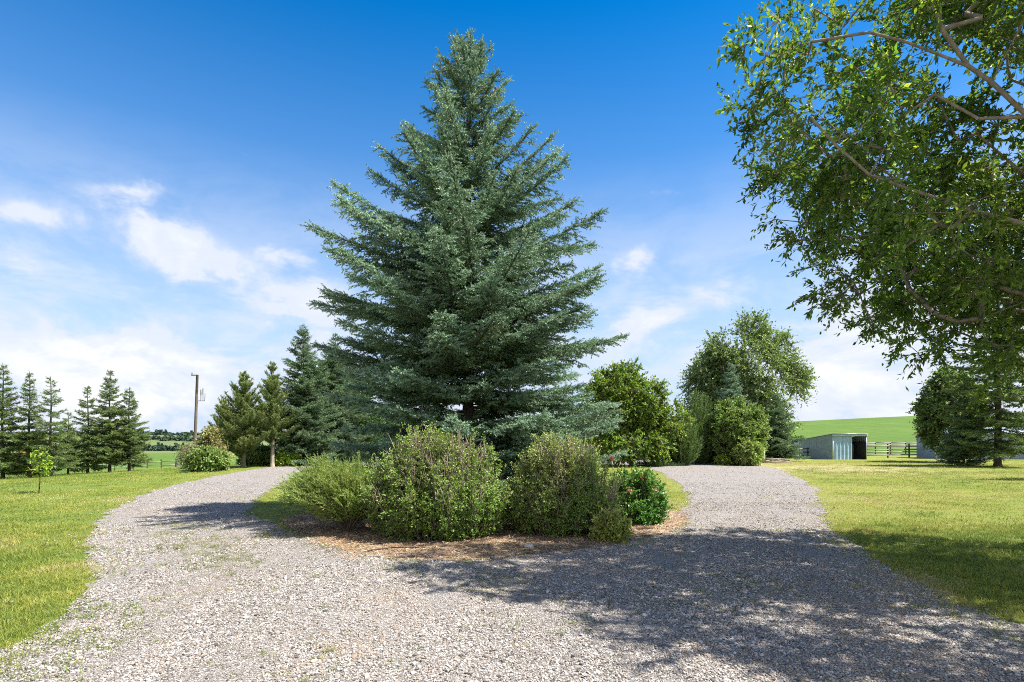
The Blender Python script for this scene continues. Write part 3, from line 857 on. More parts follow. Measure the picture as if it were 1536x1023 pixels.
def broadleaf(name, label, cat, loc, stems, ells, n_t, leaves_per, L, W, seed, mat, barkmat, tip_r=.006, spread=.25, zmin=.15, simple=True, hang=.15, step=.5, group=None, cut=.3, ns=.8, extra=None, shell=.35, stem_min=.0, crown_name='crown', trunk_name='trunk', tubes=5, var_mu=.5, boost=1.0, thin=1.0):
    """stems: list of polylines in local coords, the first being the trunk"""
    r = np.random.RandomState(seed)
    root = thing(name, label, cat, loc, group)
    nodes, par = [], []
    for st in stems:
        st = [np.array(q, float) for q in st]
        if nodes:
            j = int(np.argmin([np.linalg.norm(st[0] - q) for q in nodes])); last = j; st = st[1:]
        else: last = -1
        for q in st:
            nodes.append(q); par.append(last); last = len(nodes) - 1
    T = sample_union(ells, int(n_t * boost), r, cut, shell, ns, seed)
    T = T[T[:, 2] > zmin]
    ncore = len(nodes)
    Nn, par = grow(np.array(nodes), par, T, r, step)
    rad = radii(par, tip_r)
    rad = np.where(rad > tip_r * 4, tip_r * 4 + (rad - tip_r * 4) * thin, rad)
    if stem_min:
        rad[:ncore] = np.maximum(rad[:ncore], stem_min)
    w = Geo()
    e = np.arange(1, len(Nn)); e = e[par[e] >= 0]
    R0 = np.minimum(rad[par[e]], rad[e] * 1.35)
    big_ = rad[e] > .03
    w.frusta(Nn[par[e]][big_], Nn[e][big_], R0[big_], rad[e][big_], 8)
    w.frusta(Nn[par[e]][~big_], Nn[e][~big_], R0[~big_], rad[e][~big_], 4)
    r0 = rad[0]; w.frusta(Nn[:1] - [[0, 0, .12]], Nn[:1] + [[0, 0, .3]], r0 * 1.5, r0 * 1.02, 9)
    # leaves on fine twigs
    child = np.bincount(par[par >= 0], minlength=len(Nn))
    fine = np.where((np.arange(len(Nn)) >= ncore) & (rad < tip_r * 3.0))[0]
    wts = np.where(child[fine] == 0, 1.0, .45)
    cnt = r.poisson(leaves_per * wts * r.uniform(.5, 1.5, len(fine)))
    idx = np.repeat(fine, cnt); m = len(idx)
    # small twiglets radiating from each node
    cen = np.mean(np.array([q[:3] for q in ells]), 0)
    k_tw = 6
    twd = unit(r.normal(size=(len(Nn), k_tw, 3)) + .6 * unit(Nn - cen)[:, None] + np.array([0, 0, .1]))
    which = r.randint(0, k_tw, m); tl = r.rand(m) ** .7 * spread * r.uniform(.5, 1.3, m)
    td = twd[idx, which]
    uk = np.unique(np.stack([idx, which], 1), axis=0)
    ue = Nn[uk[:, 0]] + twd[uk[:, 0], uk[:, 1]] * spread * .95; ue[:, 2] -= hang * spread * .9
    um = (Nn[uk[:, 0]] + ue) / 2; um[:, 2] += hang * spread * .2
    kk = ue[:, 2] > .05; w.frusta(Nn[uk[kk, 0]], um[kk], tip_r * .55, tip_r * .42, 3); w.frusta(um[kk], ue[kk], tip_r * .42, tip_r * .2, 3)
    p = Nn[idx] + td * tl[:, None] + r.normal(0, .012, (m, 3)); p[:, 2] -= hang * tl * tl / max(spread, .01)
    k = p[:, 2] > zmin * .5; p, td, idx = p[k], td[k], idx[k]; m = len(p)
    d = unit(td * .7 + r.normal(0, .65, (m, 3)) + np.array([0, 0, -hang * 2]))
    shade = vnoise(idx * .37, idx * .11, seed)
    var = np.clip(var_mu + (shade - .5) * .5 + r.normal(0, .2, m), 0, 1)
    g = Geo()
    nrm = unit(r.normal(0, .6, (m, 3)) + np.array([.15, 0, 1.0]))
    g.leaves(p, d, L * r.uniform(.65, 1.25, m), W * r.uniform(.75, 1.2, m), r, var, simple=simple, N=nrm)
    if extra: extra(root, Nn, rad, r)
    w.build(trunk_name, barkmat, root, True)
    g.build(crown_name, mat, root)
    print(name, len(Nn), m)
    return root

# --- tall tree leaning in from the right
bx, by = 9.2, 7.2
loc = (bx, by, 0)
def L3(*pts): return [(x - bx, y - by, z) for x, y, z in pts]
stems = [L3((9.2, 7.2, 0), (9.0, 7.0, 1.4), (8.4, 6.6, 2.6), (7.2, 6.2, 3.5), (6.0, 5.8, 4.15), (4.9, 5.4, 4.72), (4.55, 5.4, 5.05), (4.33, 5.4, 5.2), (4.08, 5.4, 5.55), (3.9, 5.4, 6.1)),
         L3((4.33, 5.4, 5.2), (4.05, 5.4, 5.31), (3.74, 5.4, 5.43), (3.39, 5.4, 5.52), (2.9, 5.5, 5.5)),
         L3((4.9, 5.4, 4.72), (4.43, 5.4, 4.70), (4.05, 5.45, 4.96)),
         L3((7.2, 6.2, 3.5), (6.0, 5.9, 3.72), (4.6, 5.7, 3.95), (3.52, 5.6, 4.26), (3.16, 5.6, 4.58), (2.94, 5.6, 4.83)),
         L3((8.4, 6.6, 2.6), (7.4, 6.6, 2.95), (6.4, 6.6, 3.2), (5.4, 6.6, 3.5)),
         L3((8.4, 6.6, 2.6), (8.6, 7.6, 4.5), (8.2, 8.4, 6.5), (7.6, 8.6, 8.4)),
         L3((8.4, 6.6, 2.6), (8.8, 5.6, 4.6), (8.4, 4.6, 6.4), (7.8, 4.2, 7.8))]
ells = [(7.6 - bx, 7.2 - by, 6.2, 4.8, 2.6, 3.2), (6.8 - bx, 7.0 - by, 4.2, 3.4, 2.2, 1.7), (8.0 - bx, 4.4 - by, 5.4, 3.5, 2.2, 2.7), (4.1 - bx, 6.2 - by, 5.5, 1.8, 1.0, 1.5), (5.0 - bx, 6.5 - by, 3.9, 1.5, 1.2, .9), (8.6 - bx, 7.6 - by, 3.6, 2.6, 2.4, 1.8), (4.4 - bx, 5.45 - by, 5.0, 1.6, .6, 1.3)]
broadleaf('willow_tree', 'large leafy tree reaching in from the right edge over the drive', 'tree', loc, stems, ells, 2600, 125, .082, .035, 41, M['willow'], M['bark_willow'],
          tip_r=.0055, spread=.34, zmin=1.6, simple=False, hang=.14, step=.45, cut=.49, ns=1.05, shell=.2, stem_min=.016, thin=.62)

def rtree(name, label, cat, u, Y, vtop, halfpx, seed, mat, n_t=170, lp=40, L=.13, W=.09, barkm='bark', vbase=None, shape=1.0, tip=.012, spread=.4, z_low=.25, cut=.3, ns=.7, simple=True, group=None, multi=0, ells=None, hang=.1, var_mu=.5, extra=None, shell=.35, bst=2.2):
    x, y, z = at(u, Y); H = hgt(vtop, Y, z); Rr = halfpx / F * Y
    r = np.random.RandomState(seed + 999)
    if multi:
        stems = []
        st0 = [(0, 0, 0), (0, 0, .12)]
        stems.append(st0)
        for k in range(multi):
            a = k / multi * 6.283 + r.normal(0, .3)
            q = np.array([math.cos(a), math.sin(a)]) * Rr * r.uniform(.25, .5)
            stems.append([(0, 0, .12), (q[0] * .45, q[1] * .45, H * .28), (q[0], q[1], H * r.uniform(.5, .7))])
    else:
        stems = [[(0, 0, 0), (r.normal(0, .03), 0, H * .15), (r.normal(0, .06), r.normal(0, .06), H * .4), (r.normal(0, .1), r.normal(0, .1), H * .62), (0, 0, H * .85)]]
    if ells is None:
        zc = H * (1 + z_low) / 2
        ells = [(0, 0, zc, Rr * .86, Rr * .86, H * (1 - z_low) / 2)]
        for k in range(4):
            a = r.uniform(0, 6.28); ells.append((math.cos(a) * Rr * .5, math.sin(a) * Rr * .5, H * r.uniform(z_low + .12, .75), Rr * .5, Rr * .5, H * .17))
    else:
        ells = [(a * Rr, b * Rr, c * H, d * Rr, e * Rr, f * H) for a, b, c, d, e, f in ells]
    return broadleaf(name, label, cat, (x, y, z), stems, ells, n_t, lp, L, W, seed, M[mat], M[barkm], tip_r=tip, spread=spread * 1.25, zmin=.05, simple=simple, step=.5 if Y > 20 else .22, group=group, cut=cut, ns=ns, hang=hang, var_mu=var_mu, extra=extra, shell=shell, boost=bst)

# right group behind the loop
rtree('poplar_tree', 'tall grey green poplar towering behind the round shrub and small spruces', 'tree', 1117, 50, 468, 92, 51, 'poplar', 620, 130, .17, .125, 'bark_pale', tip=.012, spread=.85, z_low=.12, cut=.30, ns=.55, multi=0,
      ells=[(0, 0, .50, .62, .7, .36), (.08, 0, .80, .30, .3, .19), (-.28, 0, .76, .26, .25, .17), (.40, -.1, .72, .28, .25, .15), (-.55, 0, .58, .36, .4, .18), (-.72, 0, .46, .26, .3, .13), (.62, 0, .50, .34, .4, .20), (-.70, 0, .33, .26, .3, .12), (-.5, 0, .36, .36, .3, .14), (.3, -.3, .38, .5, .3, .2), (-.1, .2, .62, .6, .5, .2)], bst=2.0)
rtree('leafy_tree', 'bright yellow green small tree right of the huge spruce behind the gravel', 'tree', 948, 36, 533, 76, 52, 'apple', 420, 135, .14, .10, 'bark', tip=.012, spread=.46, z_low=.16, cut=.34, ns=1.1, multi=5,
      ells=[(-.15, 0, .58, .55, .6, .30), (-.45, 0, .74, .30, .3, .20), (-.05, .1, .80, .22, .2, .17), (.30, 0, .55, .42, .5, .20), (-.68, -.2, .33, .40, .4, .15), (.72, 0, .45, .36, .36, .15), (.45, -.2, .34, .40, .3, .12), (-.75, 0, .62, .22, .2, .14), (.5, 0, .72, .16, .2, .08), (-.1, -.2, .20, .80, .5, .15), (-.55, -.2, .16, .4, .4, .12)], bst=2.3)
rtree('round_shrub', 'large rounded olive shrub between the upright junipers and the dark spruce', 'shrub', 1105, 38.5, 600, 47, 53, 'olive', 420, 130, .13, .09, tip=.01, spread=.35, z_low=.02, cut=.15, multi=6)
rtree('bush', 'small bright bush at the gravel edge below the round shrub', 'bush', 1121, 36.5, 660, 22, 54, 'juniper', 110, 110, .11, .06, tip=.008, spread=.25, z_low=0.0, cut=.15, multi=5)
rtree('bush', 'tiny low green plant at the gravel edge between junipers and bush', 'bush', 1083, 37, 684, 12, 55, 'lime', 20, 40, .09, .06, tip=.008, spread=.2, z_low=0.0, cut=.0, multi=3)
rtree('dark_shrub', 'dark shrub in the shade between the juniper and the round shrub', 'shrub', 1068, 41, 628, 30, 56, 'maple', 160, 130, .14, .10, tip=.01, spread=.35, z_low=0.0, cut=.1, multi=5)
rtree('leafy_tree', 'grey green leafy tree left of the big old spruce on the right', 'tree', 1424, 42, 556, 42, 57, 'poplar', 380, 130, .17, .12, tip=.012, spread=.5, z_low=.08, cut=.28, multi=3)
rtree('dark_shrub', 'dark low shrub behind the bright leafy tree across the gravel', 'shrub', 940, 49, 640, 62, 156, 'maple', 170, 120, .15, .11, tip=.01, spread=.4, z_low=0.0, cut=.1, multi=5)
rtree('dark_shrub', 'dark shrub seen under the huge spruce between the two clipped shrubs', 'shrub', 770, 52, 628, 70, 157, 'maple', 190, 120, .16, .12, tip=.01, spread=.45, z_low=0.0, cut=.1, multi=5)
rtree('dark_shrub', 'dark shrub under the huge spruce behind the yellow green juniper', 'shrub', 590, 50, 622, 75, 158, 'maple', 190, 120, .16, .12, tip=.01, spread=.45, z_low=0.0, cut=.1, multi=5)
# left group
rtree('leafy_tree', 'dark green leafy tree behind the lower left boughs of the huge spruce', 'tree', 505, 45, 540, 72, 58, 'maple', 450, 130, .15, .11, 'bark', tip=.012, spread=.45, z_low=.06, cut=.22, multi=4)
rtree('bush', 'low rounded green bush at the bend of the drive beside the pole', 'bush', 312, 30.0, 676, 25, 59, 'olive', 200, 110, .12, .08, tip=.008, spread=.3, z_low=0.0, cut=.12, multi=6)
rtree('rusty_shrub', 'taller rusty olive shrub behind the low rounded bush near the pole', 'shrub', 334, 32.5, 640, 28, 60, 'rust', 220, 90, .13, .08, 'twig', tip=.009, spread=.38, z_low=.1, cut=.25, multi=6)
rtree('rusty_shrub', 'thin brownish twiggy shrub at the foot of the pole', 'shrub', 287, 39, 668, 15, 61, 'olive', 90, 16, .11, .07, 'twig', tip=.010, spread=.45, z_low=.05, cut=.2, multi=6)
rtree('bush', 'small lime green bush at the foot of the upright pine', 'bush', 430, 36, 681, 18, 62, 'lime', 80, 110, .12, .08, tip=.008, spread=.25, z_low=0.0, cut=.1, multi=5)
rtree('bush', 'pale green low bush behind the two pines', 'bush', 387, 37, 672, 26, 63, 'olive', 120, 110, .13, .09, tip=.008, spread=.3, z_low=0.0, cut=.1, multi=5)
rtree('rusty_shrub', 'brownish shrub showing between the first two spruces of the row', 'shrub', 55, 41, 655, 26, 65, 'rust', 110, 110, .13, .09, 'twig', tip=.008, spread=.3, z_low=0.0, cut=.2, multi=5)
# sapling
sxp, syp, szp = gp(59, 740)
hs = hgt(672, syp, szp); rs = 11 / F * syp
broadleaf('sapling', 'thin young tree with lime leaves standing alone on the left lawn', 'sapling', (sxp, syp, szp), [[(0, 0, 0), (.02, 0, hs * .3), (0, .01, hs * .6), (.02, 0, hs * .9)]],
          [(0, 0, hs * .66, rs, rs, hs * .24), (-.24, 0, hs * .82, rs * .45, rs * .4, hs * .12), (.12, 0, hs * .86, rs * .35, rs * .4, hs * .13), (.2, 0, hs * .6, rs * .6, rs * .5, hs * .12)], 44, 12, .10, .055, 66, M['lime'], M['bark_dark'], tip_r=.004, spread=.16, zmin=.3, step=.15, cut=.1, stem_min=.016)

# ------------------------------------------------------------------ island shrubs
def dome_shrub(name, label, u, Y, vtop, halfpx, seed, mat, barkm, n_stem, leaf_n, L, W, dead=0, group=None, flat=.5, depth=1.0, dead_side=0.0, leafy=None, extra=None, lift=.0):
    """twiggy clipped shrub: many upright stems fanning from the base, leaves on twigs, bare dead tips"""
    x, y, z = at(u, Y); H = hgt(vtop, Y, z); Rr = halfpx / F * Y
    r = np.random.RandomState(seed)
    root = thing(name, label, 'shrub', (x, y, z), group)
    w = Geo(); dg = Geo(); P_, D_, V_ = [], [], []
    for k in range(n_stem):
        a = r.uniform(0, 6.283); q = r.rand() ** .5
        b = np.array([math.cos(a), math.sin(a) * depth, 0]) * Rr * .62 * q
        hmax = H * (1 - flat * q ** 3.2) * (.86 + .2 * fbm(np.array([math.cos(a) * q * 2.2]), np.array([math.sin(a) * q * 2.2]), seed)[0])
        Lf = r.uniform(.35, 1.0) if q > .55 else r.uniform(.75, 1.0)
        t = np.linspace(0, 1, 8)[:, None]
        out = np.array([math.cos(a), math.sin(a) * depth, 0]) * Rr * q
        top = out * (.6 + .4 * Lf) * r.uniform(.96, 1.03)
        P = b * (1 - t) + top * t ** .8; P[:, 2:] = hmax * Lf * t ** (.85 if q < .7 else 1.0)
        P[1:-1] += r.normal(0, .018, (6, 3))
        w.path(P, .009 * (1 - .8 * t[:, 0]) + .0015, 4)
        # side twigs
        k2 = 16
        tt = r.uniform(.12, 1, k2); o = np.stack([np.interp(tt, t[:, 0], P[:, i]) for i in range(3)], 1)
        d = unit(r.normal(0, .6, (k2, 3)) + unit(out[None] + 1e-6) * .55 * q + np.array([0, 0, .45]))
        l = r.uniform(.07, .24, k2); e = o + d * l[:, None]
        e[:, 2] = np.maximum(e[:, 2], .03)
        w.frusta(o, e, .003, .0015, 3)
        is_dead = r.rand() < dead * (1.0 if q < .75 else .25) * np.clip(1 + dead_side * math.cos(a) * q, 0, 2)
        nlv = int(leaf_n * (.3 if is_dead else 1))
        if nlv:
            j = r.randint(0, k2, nlv); f = r.uniform(.1, 1.0, nlv)[:, None]
            zz = o[j] * (1 - f) + e[j] * f + r.normal(0, .012, (nlv, 3))
            hh = zz[:, 2] / H
            P_.append(zz); D_.append(unit(d[j] * .7 + r.normal(0, .65, (nlv, 3)) + np.array([0, 0, .12])))
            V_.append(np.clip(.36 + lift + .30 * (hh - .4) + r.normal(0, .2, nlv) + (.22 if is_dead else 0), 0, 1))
        if is_dead:
            for _ in range(5):
                s = P[r.randint(4, 7)]; dd = unit(np.array([r.normal(0, .30), r.normal(0, .30), 1.0]) + out * .25)
                ln = r.uniform(.15, .42)
                e1 = s + dd * ln * .6; e2 = e1 + unit(dd + r.normal(0, .25, 3)) * ln * .4
                dg.path(np.stack([s, e1, e2]), [.006, .0045, .002], 4)
                e3 = e1 + unit(dd + r.normal(0, .4, 3)) * ln * .35
                dg.path(np.stack([e1, e3]), [.0035, .002], 3)
    g = Geo(); p, d, v = np.concatenate(P_), np.concatenate(D_), np.concatenate(V_)
    k = p[:, 2] > .02; p, d, v = p[k], d[k], v[k]; m = len(p)
    nrm = unit(r.normal(0, .6, (m, 3)) + np.array([.35, -.35, .9]))
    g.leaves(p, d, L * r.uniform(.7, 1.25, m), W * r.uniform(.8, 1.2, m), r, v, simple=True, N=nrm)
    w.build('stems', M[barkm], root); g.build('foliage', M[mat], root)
    if dead: dg.build('dead_twigs', M['twig'], root)
    if extra: extra(root, r, Rr, H)
    print(name, m)
    return root
dome_shrub('clipped_shrub', 'wide rounded shrub with bare brown twig tips, left of the pair before the spruce', 655, 9.95, 637, 116, 71, 'box', 'bark', 620, 230, .036, .022, dead=.22, flat=.58, depth=.85)
dome_shrub('clipped_shrub', 'greyer twiggy shrub, right of the pair, beside the pink rose bush', 843, 10.25, 648, 93, 72, 'box', 'bark', 540, 220, .036, .022, dead=.20, lift=.22, flat=.60, depth=.85, dead_side=.5)

def flowers(root, r, Rr, H):
    spots = [(-.72, -.35, 1.18, .8), (-.72, -.60, .62, .75), (-.25, -.85, .60, .85), (.50, -.70, .62, .7), (.10, -.70, .84, .5)]
    for i, (fx, fy, fz, s) in enumerate(spots):
        g = Geo(); c = np.array([fx * Rr, fy * Rr * .9, fz * H])
        for ring, (k, tilt, ln) in enumerate(((7, .35, .055), (6, .8, .045), (5, 1.25, .035))):
            a = np.arange(k) / k * 6.283 + ring * .4 + r.normal(0, .1, k)
            d = np.stack([np.cos(a) * math.cos(tilt), -abs(math.sin(tilt)) * .5 + np.sin(a) * math.cos(tilt) * .8, np.sin(a) * math.cos(tilt) * .5 + math.sin(tilt)], 1)
            g.leaves(np.repeat(c[None], k, 0), d, ln * s * 1.25, ln * s * 1.2, r, r.rand(k), fold=.1)
        o = g.build('flower', M['petal_pale'] if i in (1, 3) else M['petal'], root)
        if i in (1, 3): o['label'] = 'pale faded rose bloom'
        st = Geo(); st.path(np.stack([c, c + [.03, .05, -.16], c + [.06, .12, -.3]]), [.003, .004, .005], 4); st.build('stalk', M['bark'], o)
dome_shrub('rose_bush', 'low green rose bush with pink blooms at the right end of the bed', 950, 11.4, 702, 50, 73, 'rose', 'bark', 190, 170, .055, .036, flat=.62, depth=.95, extra=flowers)
dome_shrub('bush', 'small yellow green bush at the front right corner of the bed', 915, 9.3, 766, 22, 74, 'gold', 'bark', 60, 90, .05, .03, flat=.5)

def plume_shrub(label, u, Y, vtop, halfpx, seed, n=420):
    x, y, z = at(u, Y); H = hgt(vtop, Y, z); Rr = halfpx / F * Y; r = np.random.RandomState(seed)
    root = thing('juniper_shrub', label, 'shrub', (x, y, z))
    w = Geo(); g = Geo(); A, B, V = [], [], []
    for k in range(n):
        a = r.uniform(0, 6.283); q = r.rand() ** .6; L = r.uniform(.72, 1.0)
        rad = np.array([math.cos(a), math.sin(a) * .9, 0])
        t = np.linspace(0, 1, 8)[:, None]
        hh = H * (1.0 - .42 * q ** 2.8) * r.uniform(.75, 1.05)
        P = rad * Rr * (.15 + q) * t ** .9 * L * (.92) + np.array([-.10 * Rr, 0, 0]) * t ** 2
        P[:, 2:] = hh * L * (1.35 * t - .35 * t ** 2.5) + .03
        P += np.array([-.25, 0, 0]) * t ** 2 * .5
        if k % 4 == 0: w.path(P, .012 * (1 - .85 * t[:, 0]), 4)
        v = r.uniform(.2, .8)
        A.append(P[2:-1]); B.append(P[3:]); V.append(np.full(5, v))
        k2 = 22; tt = r.uniform(.3, 1, k2); o = np.stack([np.interp(tt, t[:, 0], P[:, i]) for i in range(3)], 1)
        bd = unit(P[-1] - P[3]); d = unit(bd * 1.0 + r.normal(0, .42, (k2, 3)) + np.array([-.1, 0, .1]))
        A.append(o); B.append(o + d * (r.uniform(.07, .2, k2) * (1.25 - .6 * tt))[:, None]); V.append(np.clip(v + r.normal(0, .15, k2), 0, 1))
    A, B, V = map(np.concatenate, (A, B, V))
    g.needles(A, B, 120, .032, .0085, r, .5, V)
    w.build('stems', M['bark'], root); g.build('foliage', M['juniper'], root)
plume_shrub('feathery yellow green juniper shrub at the left end of the bed', 522, 10.2, 686, 88, 75, 1000)
x, y, z = at(975, 36.5)
def ground_juniper(label, u, Y, half, h, seed):
    x, y, z = at(u, Y); r = np.random.RandomState(seed)
    root = thing('ground_juniper', label, 'shrub', (x, y, z)); g = Geo(); w = Geo()
    a = r.uniform(0, 6.283, 420); q = r.rand(420) ** .5
    o = np.stack([np.cos(a) * q * half, np.sin(a) * q * half * .6, h * .6 * (1 - q ** 2) * r.rand(420)], 1)
    d = unit(np.stack([np.cos(a), np.sin(a), r.uniform(.2, .9, 420)], 1))
    g.needles(o, o + d * .3, 45, .09, .022, r, .6)
    w.frusta(o[:40] * .3, o[:40], .02, .01, 4); w.build('stems', M['bark'], root); g.build('foliage', M['spruce_dark'], root)
ground_juniper('dark ground hugging juniper below the bright leafy tree', 985, 36.5, 1.6, .45, 81)

# ------------------------------------------------------------------ rocks, stick, leaning pole
def rock(label, u, v, s, seed):
    import bmesh
    x, y, z = gp(u, v); r = np.random.RandomState(seed); bm = bmesh.new()
    bmesh.ops.create_icosphere(bm, subdivisions=3, radius=1)
    for q in bm.verts:
        n = .75 + .5 * fbm(np.array([q.co.x * 1.5 + q.co.z]), np.array([q.co.y * 1.5 - q.co.z]), seed)[0]
        q.co = Vector((q.co.x * s * n, q.co.y * s * .8 * n, q.co.z * s * .75 * n + s * .25))
    me = bpy.data.meshes.new('rock'); bm.to_mesh(me); bm.free(); me.materials.append(M['stone'])
    o = bpy.data.objects.new('rock', me); C.objects.link(o); o.location = (x, y, 0)
    tag(o, label, 'rock')
rock('pale grey rock lying on the brown litter in front of the right shrub', 793, 822, .075, 5)
def stick(label, pts, r0):
    g = Geo(); x, y, z = pts[0]; P = np.array(pts) - np.array([x, y, 0])
    g.path(P, np.linspace(r0, r0 * .4, len(P)), 6, cap=True)
    o = g.build('stick', M['bark_dark'], None, True); o.location = (x, y, 0)
    tag(o, label, 'stick')
a, b = gp(552, 829), gp(638, 824)
stick('thin dark fallen stick on the litter before the left shrub', [(a[0], a[1], .03), ((a[0] + b[0]) / 2 - .1, (a[1] + b[1]) / 2 + .03, .045), (b[0], b[1], .03)], .014)
x0, y0, z0 = at(969, 36.0); x1 = at(949, 36.8)[0]
g = Geo(); g.path(np.array([(0, 0, .25), (x1 - x0, .5, 1.15)]), [.045, .045], 8, cap=True)
o = g.build('white_pipe', M['whitepaint']); o.location = (x0, y0, 0); tag(o, 'white pipe leaning under the bright leafy tree', 'pipe')
g = Geo(); g

# ------------------------------------------------------------------ utility pole
px, py, pz = at(291, 48)
pr = thing('utility_pole', 'weathered wooden utility pole standing alone before the left field', 'utility pole', (px, py, pz))
ph = hgt(562, 48, pz); lean = 5 / F * 48
g = Geo(); t = np.linspace(0, 1, 6); g.path(np.stack([lean * t, 0 * t, -.3 + (ph + .3) * t], 1), .14 - .04 * t, 10, cap=True); g.build('pole', M['pole'], pr, True)
g = Geo(); g.box((lean - .42, -.19, ph - .10), (lean + .18, -.12, ph - .02)); cb = g.build('crossarm', M['pole'], pr)
for dx in (-.36,): 
    g = Geo(); g.path(np.array([(lean + dx, -.155, ph - .02), (lean + dx, -.155, ph + .06), (lean + dx, -.155, ph + .16)]), [.03, .055, .03], 8, cap=True); g.build('insulator', M['ceramic'], cb)
zb = ph - 1.85
g = Geo()
g.path(np.array([(lean * .75 + .1, 0, zb - .35), (lean + .62, 0, zb - .35)]), [.04, .04], 6)
g.path(np.array([(lean + .30, 0, zb - .35), (lean + .30, 0, zb + .1)]), [.035, .035], 6)
g.path(np.array([(lean + .48, 0, zb - .35), (lean + .48, 0, zb + .15)]), [.03, .03], 6)
g.path(np.array([(lean + .62, 0, zb - .35), (lean + .66, 0, zb + .25)]), [.03, .03], 6)
br = g.build('bracket', M['steel'], pr)
for (dx, za, zb2) in ((.30, zb + .05, zb + .62), (.48, zb + .1, zb + .72)):
    g = Geo(); g.path(np.array([(lean + dx, 0, za), (lean + dx, 0, za + .2), (lean + dx, 0, zb2 - .15), (lean + dx, 0, zb2)]), [.03, .055, .05, .02], 8, cap=True); g.build('insulator', M['ceramic'], br)

# ------------------------------------------------------------------ fences
def fence(name, label, p0, p1, n, h, rails, post_r, rail_h, pm, rm, sway=.03, seed=0, cat='fence'):
    r = np.random.RandomState(seed)
    x0, y0 = p0; x1, y1 = p1; z0 = tz(x0, y0)
    root = thing(name, label, cat, (x0, y0, z0))
    t = np.linspace(0, 1, n)
    X = (x1 - x0) * t; Y = (y1 - y0) * t; Z = terrain(x0 + X, y0 + Y) - z0
    for i in range(n):
        g = Geo(); g.path(np.array([(X[i], Y[i], Z[i] - .2), (X[i] + r.normal(0, sway), Y[i], Z[i] + h * r.uniform(1.0, 1.12))]), [post_r, post_r * .92], 8, cap=True)
        g.build('post', pm, root)
    for rz in rails:
        g = Geo(); d = unit(np.array([[x1 - x0, y1 - y0]]))[0]; off = np.array([d[1], -d[0]]) * (post_r + .02)
        for i in range(n - 1):
            za, zb_ = Z[i] + rz + r.normal(0, .02), Z[i + 1] + rz + r.normal(0, .02)
            a = np.array([X[i] + off[0], Y[i] + off[1], 0]); b = np.array([X[i + 1] + off[0], Y[i + 1] + off[1], 0])
            if rail_h > .03:
                v = np.array([a + [0, 0, za], b + [0, 0, zb_], b + [0, 0, zb_ + rail_h], a + [0, 0, za + rail_h]])
                back = np.array([-off[0], -off[1], 0]); back = back / np.linalg.norm(back) * .035
                v = np.vstack([v, v + back])
                g.add(v, [[0, 1, 2, 3], [7, 6, 5, 4], [0, 4, 5, 1], [3, 2, 6, 7], [1, 5, 6, 2], [0, 3, 7, 4]], r.rand())
            else:
                g.frusta((a + [0, 0, za])[None], (b + [0, 0, zb_])[None], rail_h / 2, rail_h / 2, 5)
        g.build('rail' if rail_h > .03 else 'wire', rm, root)
    return root
pa = at(1299, 52); pb = at(1425, 55)
fence('rail_fence', 'weathered board rail fence between the metal shed and the right trees', pa[:2], pb[:2], 5, 1.25, (.22, .48, .74, 1.02), .07, .10, M['post'], M['rail'], seed=1)
pa = at(1290, 66); pb = at(1470, 68)
fence('rail_fence', 'second thinner rail fence farther back at the foot of the green hill', pa[:2], pb[:2], 9, 1.35, (.45, 1.0, 1.28), .07, .10, M['post'], M['rail'], seed=2)
pa = at(1160, 50); pb = at(1212, 52)
fence('rail_fence', 'short rail fence beside the dark spruce left of the metal shed', pa[:2], pb[:2], 3, .95, (.2, .5, .78), .07, .11, M['post'], M['rail'], seed=3)
pa = at(200, 57); pb = at(330, 55)
fence('rail_fence', 'low pale single rail fence between the left lawn and the field', pa[:2], pb[:2], 7, .75, (.55, .16), .07, .09, M['post'], M['rail'], seed=4)
pa = at(-60, 44); pb = at(200, 52)
fence('wire_fence', 'wire fence with dark posts behind the row of spruces', pa[:2], pb[:2], 9, 1.2, (.3, .6, .9, 1.15), .06, .02, M['post'], M['steel'], seed=5)

# ------------------------------------------------------------------ metal shed
def corr_wall(g, p0, p1, z0a, z1a, z1b, pitch=.28, depth=.03, nrm=(0, -1), lap=True):
    """corrugated sheet from p0 to p1, top sloping z1a to z1b: real ribs"""
    p0, p1 = np.array(p0, float), np.array(p1, float); L = np.linalg.norm(p1 - p0); n = np.array(nrm, float)
    k = max(1, int(L / pitch)); s = []
    for i in range(k):
        a = i / k; s += [(a, 0), (a + .55 / k, 0), (a + .66 / k, depth), (a + .88 / k, depth)]
    s.append((1, 0)); s = np.array(s)
    xy = p0 + (p1 - p0) * s[:, :1] + n * s[:, 1:]
    zt = z1a + (z1b - z1a) * s[:, 0]
    lo = np.c_[xy, np.full(len(s), z0a)]; hi = np.c_[xy, zt]; m = len(s)
    i = np.arange(m - 1)
    g.add(np.vstack([lo, hi]), np.stack([i, i + 1, i + 1 + m, i + m], 1))
Ys = 48.0; xl = at(1249, Ys)[0]; xr = at(1300, Ys)[0]; W_ = xr - xl; D_ = 5.6; Hf = hgt(651, Ys); Hb = 1.62; Hm = Hf + (Hb - Hf) * .62
sh = thing('metal_shed', 'blue grey corrugated metal shed with its sliding door half open', 'shed', (xl, Ys, 0))
g = Geo(); corr_wall(g, (0, 0), (0, D_), 0, Hf - .03, Hb, nrm=(-1, 0)); g.build('side_wall', M['shed_side'], sh)
g = Geo(); corr_wall(g, (W_, 0), (W_, D_), 0, Hf - .03, Hb, nrm=(1, 0)); g.build('side_wall', M['shed_side'], sh)
g = Geo(); corr_wall(g, (0, D_), (W_, D_), 0, Hb, Hb, nrm=(0, 1)); g.build('back_wall', M['shed_side'], sh)
g = Geo(); corr_wall(g, (.06, 0), (W_ * .57, 0), 0, Hf - .18, Hf - .18, nrm=(0, -1)); g.build('door', M['shed_front'], sh)
